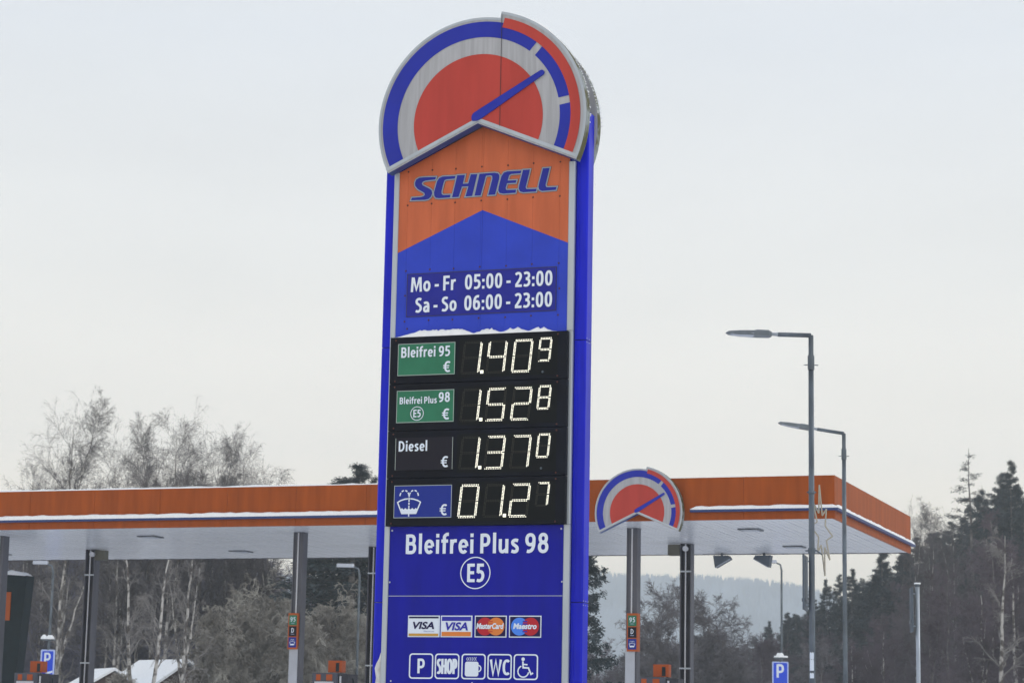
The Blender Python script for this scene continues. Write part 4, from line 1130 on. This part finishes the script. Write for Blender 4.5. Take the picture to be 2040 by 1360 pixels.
def conifer(seed, H=18.0, rad=.17, nb=120, nt=9, ns=4, dens=1.0, base=.06, droop=.25, spray=.34, sw=.09, lo=.75):
    rng = np.random.default_rng(seed)
    s = np.linspace(0, 1, 10)
    T = np.stack([np.cumsum(rng.normal(0, .003 * H, 10)) * s, np.zeros(10), H * s], -1)[None]; Tr = (.011 * H * (1 - .95 * s))[None]
    tk = tubes(T, Tr, 7)
    h = base + (1 - base) * rng.uniform(0, 1, nb) ** .95 * .985; az = rng.uniform(0, 2 * np.pi, nb)
    L_ = rad * H * ((1 - h) ** .8 + .03) * rng.uniform(lo, 1.15, nb)
    n = 6; q = np.linspace(0, 1, n)
    el = .35 - .55 * (1 - h)
    d = np.stack([np.cos(az) * np.cos(el), np.sin(az) * np.cos(el), np.sin(el)], -1)
    x0 = np.interp(h, s, T[0, :, 0])
    P = np.stack([x0, np.zeros(nb), h * H], -1)[:, None] + d[:, None] * (L_[:, None] * q)[..., None]
    P[..., 2] += L_[:, None] * (-droop * q + droop * .9 * q ** 2.4)
    Pr = np.maximum(.012, L_ * .012)[:, None] * (1 - .8 * q)
    B, Br = spawn(rng, P, Pr, nt, .12, 1.0, (.28, .5), (35, 65), .3, 4, .03, .6, .4, .5)
    B[..., 2] = B[..., 2] * .55 + B[:, :1, 2] * .45
    br = [tubes(P, Pr, 3), tubes(B, np.maximum(Br, .008), 3)]
    # needle sprays as small kites
    allp = np.concatenate([B.reshape(-1, 3), P[:, 2:].reshape(-1, 3)])
    src = np.concatenate([np.repeat(np.arange(len(B)), 4), np.repeat(np.arange(nb), n - 2)])
    pts = np.repeat(allp, ns, 0) + rng.normal(0, .07, (len(allp) * ns, 3))
    k = rng.uniform(0, 1, len(pts)) < dens; pts = pts[k]
    out = pts - np.stack([np.zeros(len(pts)), np.zeros(len(pts)), pts[:, 2]], -1); out /= np.linalg.norm(out, axis=1, keepdims=True) + 1e-6
    d = out + rng.normal(0, .65, pts.shape); d[:, 2] -= .35; d /= np.linalg.norm(d, axis=1, keepdims=True)
    sd = np.cross(d, rng.normal(size=d.shape)); sd /= np.linalg.norm(sd, axis=1, keepdims=True)
    hs_ = (.35 + .65 * np.clip((1 - pts[:, 2] / H) * 4, 0, 1))[:, None]
    lk = spray * rng.uniform(.6, 1.2, len(pts))[:, None] * hs_; wk = sw * rng.uniform(.6, 1.2, len(pts))[:, None] * hs_
    V = np.stack([pts, pts + d * lk * .45 + sd * wk, pts + d * lk, pts + d * lk * .45 - sd * wk], 1).reshape(-1, 3)
    Fq = np.arange(len(V)).reshape(-1, 4)
    return tk, br, (V, Fq)

PROTO = {}
def proto(key, kind, twm, tkm, **kw):
    if kind == 'bare':
        tk, cr = bare(**kw); crm = mesh_from([(c, 0) for c in cr], [twm], 'crown')
    else:
        tk, br, sp = conifer(**kw); crm = mesh_from([(c, 0) for c in br] + [(sp, 1)], [M['bark'], twm], 'crown')
    tkm_ = mesh_from([(tk, 0)], [tkm], 'trunk'); tkm_.polygons.foreach_set('use_smooth', [True] * len(tkm_.polygons))
    co = np.empty(len(crm.vertices) * 3, np.float32); crm.vertices.foreach_get('co', co)
    PROTO[key] = (tkm_, crm, float(np.percentile(co[2::3], 99.93)))
proto('weep1', 'bare', M['twig_sky'], M['birch'], seed=11, H=17, spread=.27, n1=34, n2=10, n3=11, bl=(.4, .8), cl=(.3, .7), droop=.06, base=.3, twr=.0034, tdroop=.30, ang=(30, 58), wob=.002, lp=.45, forks=2, ft=(.45, .7))
proto('weep2', 'bare', M['twig_sky'], M['birch'], seed=23, H=15, spread=.30, n1=30, n2=10, n3=11, bl=(.4, .8), cl=(.3, .7), droop=.08, base=.2, twr=.0034, tdroop=.35, forks=3, ang=(30, 60), wob=.003, lp=.45)
proto('weep3', 'bare', M['twig_sky'], M['birch'], seed=37, H=15, spread=.30, n1=30, n2=10, n3=11, bl=(.4, .8), cl=(.3, .7), droop=.08, base=.25, twr=.0034, tdroop=.30, forks=2, lean=.02, ang=(30, 60), wob=.003, lp=.45)
proto('trunky', 'bare', M['twig'], M['birch'], seed=41, H=14, spread=.24, n1=20, n2=8, n3=7, droop=.1, base=.35, lean=.10, rad=.0125, twr=.009)
proto('trunky2', 'bare', M['twig'], M['birch'], seed=43, H=14, spread=.24, n1=18, n2=8, n3=7, droop=.1, base=.25, rad=.0125, twr=.009, forks=2)
proto('round', 'bare', M['twig_mid'], M['bark'], seed=51, H=10, spread=.42, n1=30, n2=11, n3=9, droop=.02, base=.18, twr=.0085, ang=(35, 65), n4=2, tdroop=.05, forks=2)
proto('brown', 'bare', M['twig_red'], M['bark'], seed=61, H=15, spread=.26, n1=26, n2=10, n3=8, n4=2, droop=.05, base=.2, twr=.010, tdroop=.2, forks=1)
proto('brown2', 'bare', M['twig_red'], M['birch'], seed=67, H=15, spread=.30, n1=24, n2=10, n3=8, n4=2, droop=.05, base=.15, twr=.010, tdroop=.15, forks=3, rad=.014)
proto('bush', 'bare', M['twig_frost'], M['bark'], seed=71, H=6, spread=.62, n1=26, n2=9, n3=8, n4=2, droop=.12, base=.06, twr=.010, ang=(35, 75), tdroop=.35, forks=4)
proto('spruce', 'conifer', M['needle'], M['bark'], seed=81, H=18, rad=.17, nb=210, nt=9, ns=4, spray=.26, sw=.045)
proto('spruce2', 'conifer', M['needle_snow'], M['bark'], seed=83, H=18, rad=.20, nb=170, nt=10, ns=4, lo=.5, spray=.26, sw=.045)
proto('larch', 'conifer', M['needle'], M['bark'], seed=87, H=18, rad=.19, nb=130, nt=10, ns=2, dens=.5, spray=.24, sw=.032, lo=.3, droop=.12)
rz_ = random.Random(77)
def tree(key, px, pyt, Y, label, group, name, cat='tree', wide=1.0, rot=None):
    P = at(px, pyt, Y); zb = float(terrain(P[0], Y)); tm, cm, H = PROTO[key]
    k = (P[2] - zb) / H
    t = thing(name, label, cat, (P[0], Y, zb - .05), rz_.uniform(0, 6.28) if rot is None else rot, group)
    put('trunk', tm, t, scale=(k * wide, k * wide, k)); put('crown', cm, t, scale=(k * wide, k * wide, k))
    return t
GB = 'bare birches rising above the left part of the canopy'
for px, pyt, Y, key, wd, rot, lab in (
    (147, 772, 100, 'weep1', .85, .4, 'tallest bare birch above the left canopy, slim open crown against the sky'),
    (104, 862, 104, 'weep3', .75, 3.3, 'slim bare birch close behind the left side of the tallest birch'),
    (64, 905, 106, 'weep2', .7, 1.3, 'low bare birch crown far left above the canopy, leaning outwards'),
    (20, 950, 108, 'weep3', .8, 0.2, 'faint bare treetop barely above the canopy at the left picture edge'),
    (196, 905, 103, 'weep3', .8, 5.1, 'low birch crown tucked against the right side of the tallest birch'),
    (232, 872, 99, 'weep2', .75, 2.9, 'first birch of the dense clump, directly right of the tallest birch'),
    (258, 838, 98, 'weep3', .8, 1.9, 'narrow birch top, first peak of the dense clump'),
    (292, 872, 101, 'weep2', .85, .6, 'birch crown in the dip between the first peak and the highest middle birch'),
    (322, 822, 99, 'weep1', .8, 4.2, 'birch just left of the highest middle birch, branches nearly upright'),
    (350, 804, 97, 'weep2', .85, 2.2, 'dense weeping birch, highest of the middle clump above the canopy'),
    (384, 832, 102, 'weep3', .85, .9, 'bare birch crown just right of the highest middle birch'),
    (412, 856, 98, 'weep2', .8, 5.6, 'birch in the small dip right of the dense middle'),
    (434, 838, 100, 'weep1', .75, 1.1, 'narrow topped birch right of centre in the clump above the canopy'),
    (463, 852, 99, 'weep3', .85, 3.9, 'birch on the falling right shoulder of the clump'),
    (492, 870, 101, 'weep2', .85, 4.0, 'rounded birch crown third from the right end of the clump'),
    (518, 893, 98, 'weep3', .85, 2.6, 'second lowest birch crown at the right end of the clump'),
    (545, 922, 98, 'weep2', .95, 5.0, 'lowest birch crown at the right end of the clump above the canopy')):
    tree(key, px, pyt, Y, lab, GB, 'birch_tree', wide=wd, rot=rot)
tree('spruce', 706, 926, 92, 'dark spruce top above the canopy just left of the price sign', None, 'spruce_tree', wide=2.3)
tree('spruce2', 738, 946, 96, 'dark spruce half hidden behind the left blue column of the price sign', None, 'spruce_tree', wide=1.1)
# trunks under the canopy
GT = 'birches seen between the canopy columns at left'
tree('trunky2', 132, 1000, 88, 'forked dark trunked birch left of the dark rear column', GT, 'birch_tree', rot=.6)
tree('trunky', 286, 985, 69, 'white birch trunk leaning slightly, right of the dark rear column', GT, 'birch_tree', rot=3.1)
tree('trunky', 313, 990, 67, 'brightest white birch trunk in front of the snowy house roof', GT, 'birch_tree', rot=.1)
tree('trunky2', 378, 1010, 71, 'thin pale birch trunk just right of the snowy house roof', GT, 'birch_tree', rot=1.9)
tree('trunky', 240, 1030, 97, 'thin birch farther back between the two white birch trunks', GT, 'birch_tree')
GW = 'frosty shrubs behind the canopy'
for i, (px, pyt, Y, wd, lab) in enumerate(((470, 1165, 78, 1.0, 'big frosted shrub left of the front column with the fuel sign'), (545, 1150, 82, 1.0, 'frosted shrub directly behind the front column with the fuel sign'), (655, 1160, 80, 1.1, 'frosted shrub filling the gap between column and price sign'), (715, 1175, 84, 1.0, 'frosted shrub behind the slim lamp beside the price sign'), (430, 1215, 74, .9, 'small frosted shrub right of the thin pale birch trunk'), (610, 1205, 75, .9, 'low frosted shrub behind the middle petrol pump'), (505, 1130, 95, 1.0, 'taller frosted shrub behind the other shrubs left of the fuel sign'), (235, 1310, 66, .8, 'small snowy shrub at the foot of the dark rear column'))):
    tree('bush', px, pyt, Y, lab, GW, 'frosted_shrub', 'shrub', wd)
tree('spruce2', 1160, 955, 66, 'dark spruce whose branches stick out right of the price sign under the canopy', None, 'spruce_tree', wide=.80, rot=1.3)
tree('spruce', 625, 1060, 100, 'dark spruce branches just under the canopy edge left of the price sign', None, 'spruce_tree', wide=1.5)
tree('spruce', 690, 1045, 108, 'second dark spruce under the canopy edge, beside the slim lamp', None, 'spruce_tree', wide=1.5)
tree('round', 1335, 1150, 92, 'bare round crowned tree between the two right hand canopy columns', 'bare trees seen under the right part of the canopy', 'bare_tree', wide=.85)
tree('round', 1410, 1182, 96, 'bare round crowned tree right of the dark rear column', 'bare trees seen under the right part of the canopy', 'bare_tree', wide=1.1)
tree('round', 1362, 1172, 99, 'bare tree directly behind the dark rear column at right', 'bare trees seen under the right part of the canopy', 'bare_tree', wide=1.1, rot=2.0)
tree('round', 1308, 1196, 97, 'bare tree just right of the right front column', 'bare trees seen under the right part of the canopy', 'bare_tree', wide=1.2, rot=4.0)
tree('round', 1438, 1222, 93, 'lower bare tree on the right flank of the bare trees under the canopy', 'bare trees seen under the right part of the canopy', 'bare_tree', wide=1.2, rot=1.0)
tree('round', 1290, 1235, 104, 'low bare tree behind the right front column', 'bare trees seen under the right part of the canopy', 'bare_tree')
tree('round', 1465, 1262, 110, 'low bare tree left of the blue parking sign', 'bare trees seen under the right part of the canopy', 'bare_tree')
GC = 'spruces on the hillside at right'
for px, pyt, Y, key, wd, lab in ((1529, 1236, 190, 'spruce', 1.1, 'tiny lone spruce above the bare bushes left of the parking sign'), (1568, 1218, 185, 'spruce', 1.2, 'small spruce right behind the small street lamp'),
    (1649, 1152, 170, 'spruce', 1.0, 'spruce between the two tall lamp poles, leftmost'), (1669, 1142, 165, 'spruce', .9, 'narrow spruce just left of the second lamp pole'), (1695, 1132, 160, 'spruce', 1.15, 'pointed dark spruce right of the second lamp pole'),
    (1620, 1175, 180, 'spruce', 1.0, 'spruce right beside the nearest tall lamp pole'),
    (1757, 1088, 150, 'spruce2', 1.5, 'wide spruce below the right rear corner of the canopy'), (1800, 1085, 160, 'spruce', 1.3, 'spruce hidden partly by the canopy corner and birches'), (1820, 1068, 165, 'spruce', 1.2, 'spruce directly right of the canopy corner'), (1868, 1058, 160, 'spruce', 1.2, 'spruce behind the pale leaning birches right of the canopy'), (1902, 1038, 165, 'spruce', 1.2, 'spruce at the foot of the tall sparse larch'),
    (1935, 903, 150, 'larch', 1.2, 'tall sparse larch, highest tree on the right hillside'), (2013, 918, 150, 'spruce', .95, 'pointed spruce top at the upper right edge of the wood'), (1989, 940, 155, 'spruce', .9, 'spruce top left of the highest right edge spruce'), (2034, 990, 140, 'spruce', 1.1, 'spruce cut by the right picture edge'), (1962, 975, 160, 'spruce2', 1.1, 'spruce between the larch and the right edge spruces')):
    tree(key, px, pyt, Y, lab, GC, 'larch_tree' if key == 'larch' else 'spruce_tree', wide=wd)
GR = 'bare birches on the hillside at right'
for px, pyt, Y, key, wd, lab in ((1985, 1040, 97, 'trunky', 1.3, 'pale birch stem leaning left near the right edge'), (1640, 1270, 92, 'round', 1.2, 'low bare bush right of the nearest tall lamp pole'), (1822, 990, 120, 'weep1', .8, 'thin birch against the sky just right of the canopy corner'), (1852, 1000, 118, 'weep3', .8, 'pale trunked birch leaning left of the tall larch'), (1900, 1005, 122, 'weep1', .9, 'birch in front of the tall larch'), (1890, 1120, 105, 'brown', .9, 'brown twigged birch in the middle of the right wood'), (1975, 1010, 112, 'brown', 1.0, 'birch with pale leaning stem near the right edge'),
    (2020, 1060, 104, 'brown2', 1.0, 'brown bushy tree at the right picture edge'), (1950, 1150, 98, 'brown2', 1.1, 'low brown bushy tree near the right edge'), (1850, 1190, 100, 'brown', 1.1, 'brown birch behind the lower right post'), (1760, 1230, 102, 'brown2', 1.1, 'low brown bushy tree between the second lamp and the right post'), (1700, 1262, 104, 'brown2', 1.1, 'low brown bush right of the second lamp pole')):
    tree(key, px, pyt, Y, lab, GR, 'birch_tree', wide=wd)

# fill of the woods: nobody could count these
def wood(name, label, spec, seed, keys):
    """one object: points that carry a tree model each, placed by geometry nodes"""
    rng = np.random.default_rng(seed)
    pts, scl, rot, idx = [], [], [], []
    for px, pyt, Y, ki, wd in spec(rng):
        P = at(px, pyt, Y); zb = float(terrain(P[0], Y)); H = WP[keys[ki % len(keys)]][1]
        k = (P[2] - zb) / H
        if k <= .12: continue
        pts.append((P[0], Y, zb - .1)); scl.append((k * wd, k * wd, k)); rot.append((0, 0, rng.uniform(0, 6.28))); idx.append(ki % len(keys))
    me = bpy.data.meshes.new(name); me.from_pydata(pts, [], [])
    for nm, ty, dat, fld in (('tree_scale', 'FLOAT_VECTOR', scl, 'vector'), ('tree_turn', 'FLOAT_VECTOR', rot, 'vector'), ('tree_kind', 'INT', idx, 'value')):
        at_ = me.attributes.new(nm, ty, 'POINT'); at_.data.foreach_set(fld, np.array(dat, dtype=np.int32 if ty == 'INT' else np.float32).ravel())
    o = bpy.data.objects.new(name, me); col.objects.link(o)
    g_ = bpy.data.node_groups.new(name, 'GeometryNodeTree')
    g_.interface.new_socket('Geometry', in_out='INPUT', socket_type='NodeSocketGeometry')
    g_.interface.new_socket('Geometry', in_out='OUTPUT', socket_type='NodeSocketGeometry')
    nn = g_.nodes.new; ln = g_.links.new
    gi, go, iop, ji = nn('NodeGroupInput'), nn('NodeGroupOutput'), nn('GeometryNodeInstanceOnPoints'), nn('GeometryNodeJoinGeometry')
    for k_ in reversed(keys):
        oi = nn('GeometryNodeObjectInfo'); oi.inputs['Object'].default_value = WP[k_][0]; oi.inputs['As Instance'].default_value = True
        ln(oi.outputs['Geometry'], ji.inputs[0])
    def attr(nm, ty):
        a = nn('GeometryNodeInputNamedAttribute'); a.data_type = ty; a.inputs['Name'].default_value = nm
        return next(q for q in a.outputs if q.enabled and q.name == 'Attribute')
    ln(gi.outputs[0], iop.inputs['Points']); ln(ji.outputs[0], iop.inputs['Instance']); iop.inputs['Pick Instance'].default_value = True
    ln(attr('tree_kind', 'INT'), iop.inputs['Instance Index'])
    ln(attr('tree_scale', 'FLOAT_VECTOR'), iop.inputs['Scale'])
    er = nn('FunctionNodeEulerToRotation'); ln(attr('tree_turn', 'FLOAT_VECTOR'), er.inputs[0]); ln(er.outputs[0], iop.inputs['Rotation'])
    ln(iop.outputs[0], go.inputs[0])
    md = o.modifiers.new('trees', 'NODES'); md.node_group = g_
    return tag(o, label, 'wood', kind='stuff')
WP = {}
def wproto(key, kind, twm, tkm, **kw):
    if kind == 'bare':
        tk, cr = bare(**kw); parts = [(tk, 1)] + [(c, 0) for c in cr]
    else:
        tk, br, sp = conifer(**kw); parts = [(tk, 1)] + [(c, 1) for c in br] + [(sp, 0)]
    me = mesh_from(parts, [twm, tkm], key)
    WP[key] = (bpy.data.objects.new(key, me), float(max(np.percentile(v[:, 2], 99.9) for (v, f), _ in parts)))
lowb = dict(H=12, spread=.30, n1=26, n2=10, n3=9, droop=.04, base=.08, twr=.011, tdroop=.1, ang=(25, 60))
for q, kw in enumerate((dict(seed=101), dict(seed=102, forks=2), dict(seed=103, spread=.36))):
    wproto('mauve_tree_%s' % 'abc'[q], 'bare', M['twig_mauve'], M['bark'], **dict(lowb, **kw))
    wproto('brown_tree_%s' % 'abc'[q], 'bare', M['twig_red'], M['bark'], **dict(lowb, **dict(kw, seed=kw['seed'] + 10)))
for q in range(2):
    wproto('dark_conifer_%s' % 'ab'[q], 'conifer', M['needle_snow'], M['bark'], seed=121 + q, H=15, rad=.19, nb=150, nt=7, ns=3, spray=.30, sw=.06)
def sp_left(rng):
    for i in range(130):
        px = rng.uniform(-60, 600); Y = rng.uniform(118, 200); top = rng.uniform(1000, 1120) if px < 540 else rng.uniform(1120, 1155)
        yield px, top, Y, int(rng.integers(3)), rng.uniform(.9, 1.4)
    for i in range(20):
        yield rng.uniform(560, 800), rng.uniform(1135, 1175), rng.uniform(105, 150), int(rng.integers(3)), 1.4
    for i in range(26):
        yield rng.uniform(-40, 470), rng.uniform(1130, 1230), rng.uniform(100, 120), int(rng.integers(3)), 1.4
wood('undergrowth', 'mauve grey leafless wood behind the left half of the canopy', sp_left, 3, ['mauve_tree_a', 'mauve_tree_b', 'mauve_tree_c'])
def sky_line(px): return np.interp(px, [1180, 1300, 1440, 1500, 1600, 1680, 1760, 1830, 1900, 1960, 2040, 2200], [1260, 1262, 1262, 1250, 1205, 1165, 1118, 1078, 1030, 975, 955, 945])
def sp_right(rng):
    for i in range(150):
        px = rng.uniform(1610, 2120); Y = rng.uniform(108, 230)
        yield px, sky_line(px) + rng.uniform(45, 230) + (30 if Y < 140 else 0), Y, int(rng.integers(3)), rng.uniform(.9, 1.3)
    for i in range(90):
        px = rng.uniform(1150, 1640); Y = rng.uniform(120, 280)
        yield px, sky_line(px) + rng.uniform(5, 75), Y, int(rng.integers(3)), rng.uniform(1.0, 1.5)
wood('undergrowth', 'brown leafless wood covering the slope on the right', sp_right, 8, ['brown_tree_a', 'brown_tree_b', 'brown_tree_c'])
def sp_con(rng):
    for i in range(150):
        px = rng.uniform(1600, 2130); Y = rng.uniform(150, 270)
        yield px, sky_line(px) + rng.uniform(-6, 110), Y, int(rng.integers(2)), rng.uniform(.9, 1.3)
    for i in range(24):
        px = rng.uniform(1180, 1620); Y = rng.uniform(180, 300)
        yield px, sky_line(px) + rng.uniform(0, 40), Y, int(rng.integers(2)), rng.uniform(1.0, 1.4)
wood('conifer_wood', 'dark blue green spruces packed behind the bare trees on the right slope', sp_con, 9, ['dark_conifer_a', 'dark_conifer_b'])

# ------------------------------------------------------------------ haze
m = MB(); m.box(-2260, 2260, -20, 2290, -26, 164)
hz = m.build('haze', [])
hm = bpy.data.materials.new('haze'); hm.use_nodes = True
t = hm.node_tree; t.nodes.clear()
o_ = t.nodes.new('ShaderNodeOutputMaterial'); v_ = t.nodes.new('ShaderNodeVolumePrincipled')
v_.inputs['Color'].default_value = (0.86, 0.94, 1.0, 1); v_.inputs['Density'].default_value = 0.00068; v_.inputs['Anisotropy'].default_value = 0.0
t.links.new(v_.outputs[0], o_.inputs['Volume'])
hz.data.materials.append(hm)
tag(hz, 'pale winter haze filling the valley air', 'haze', kind='stuff')
hz.display_type = 'WIRE'
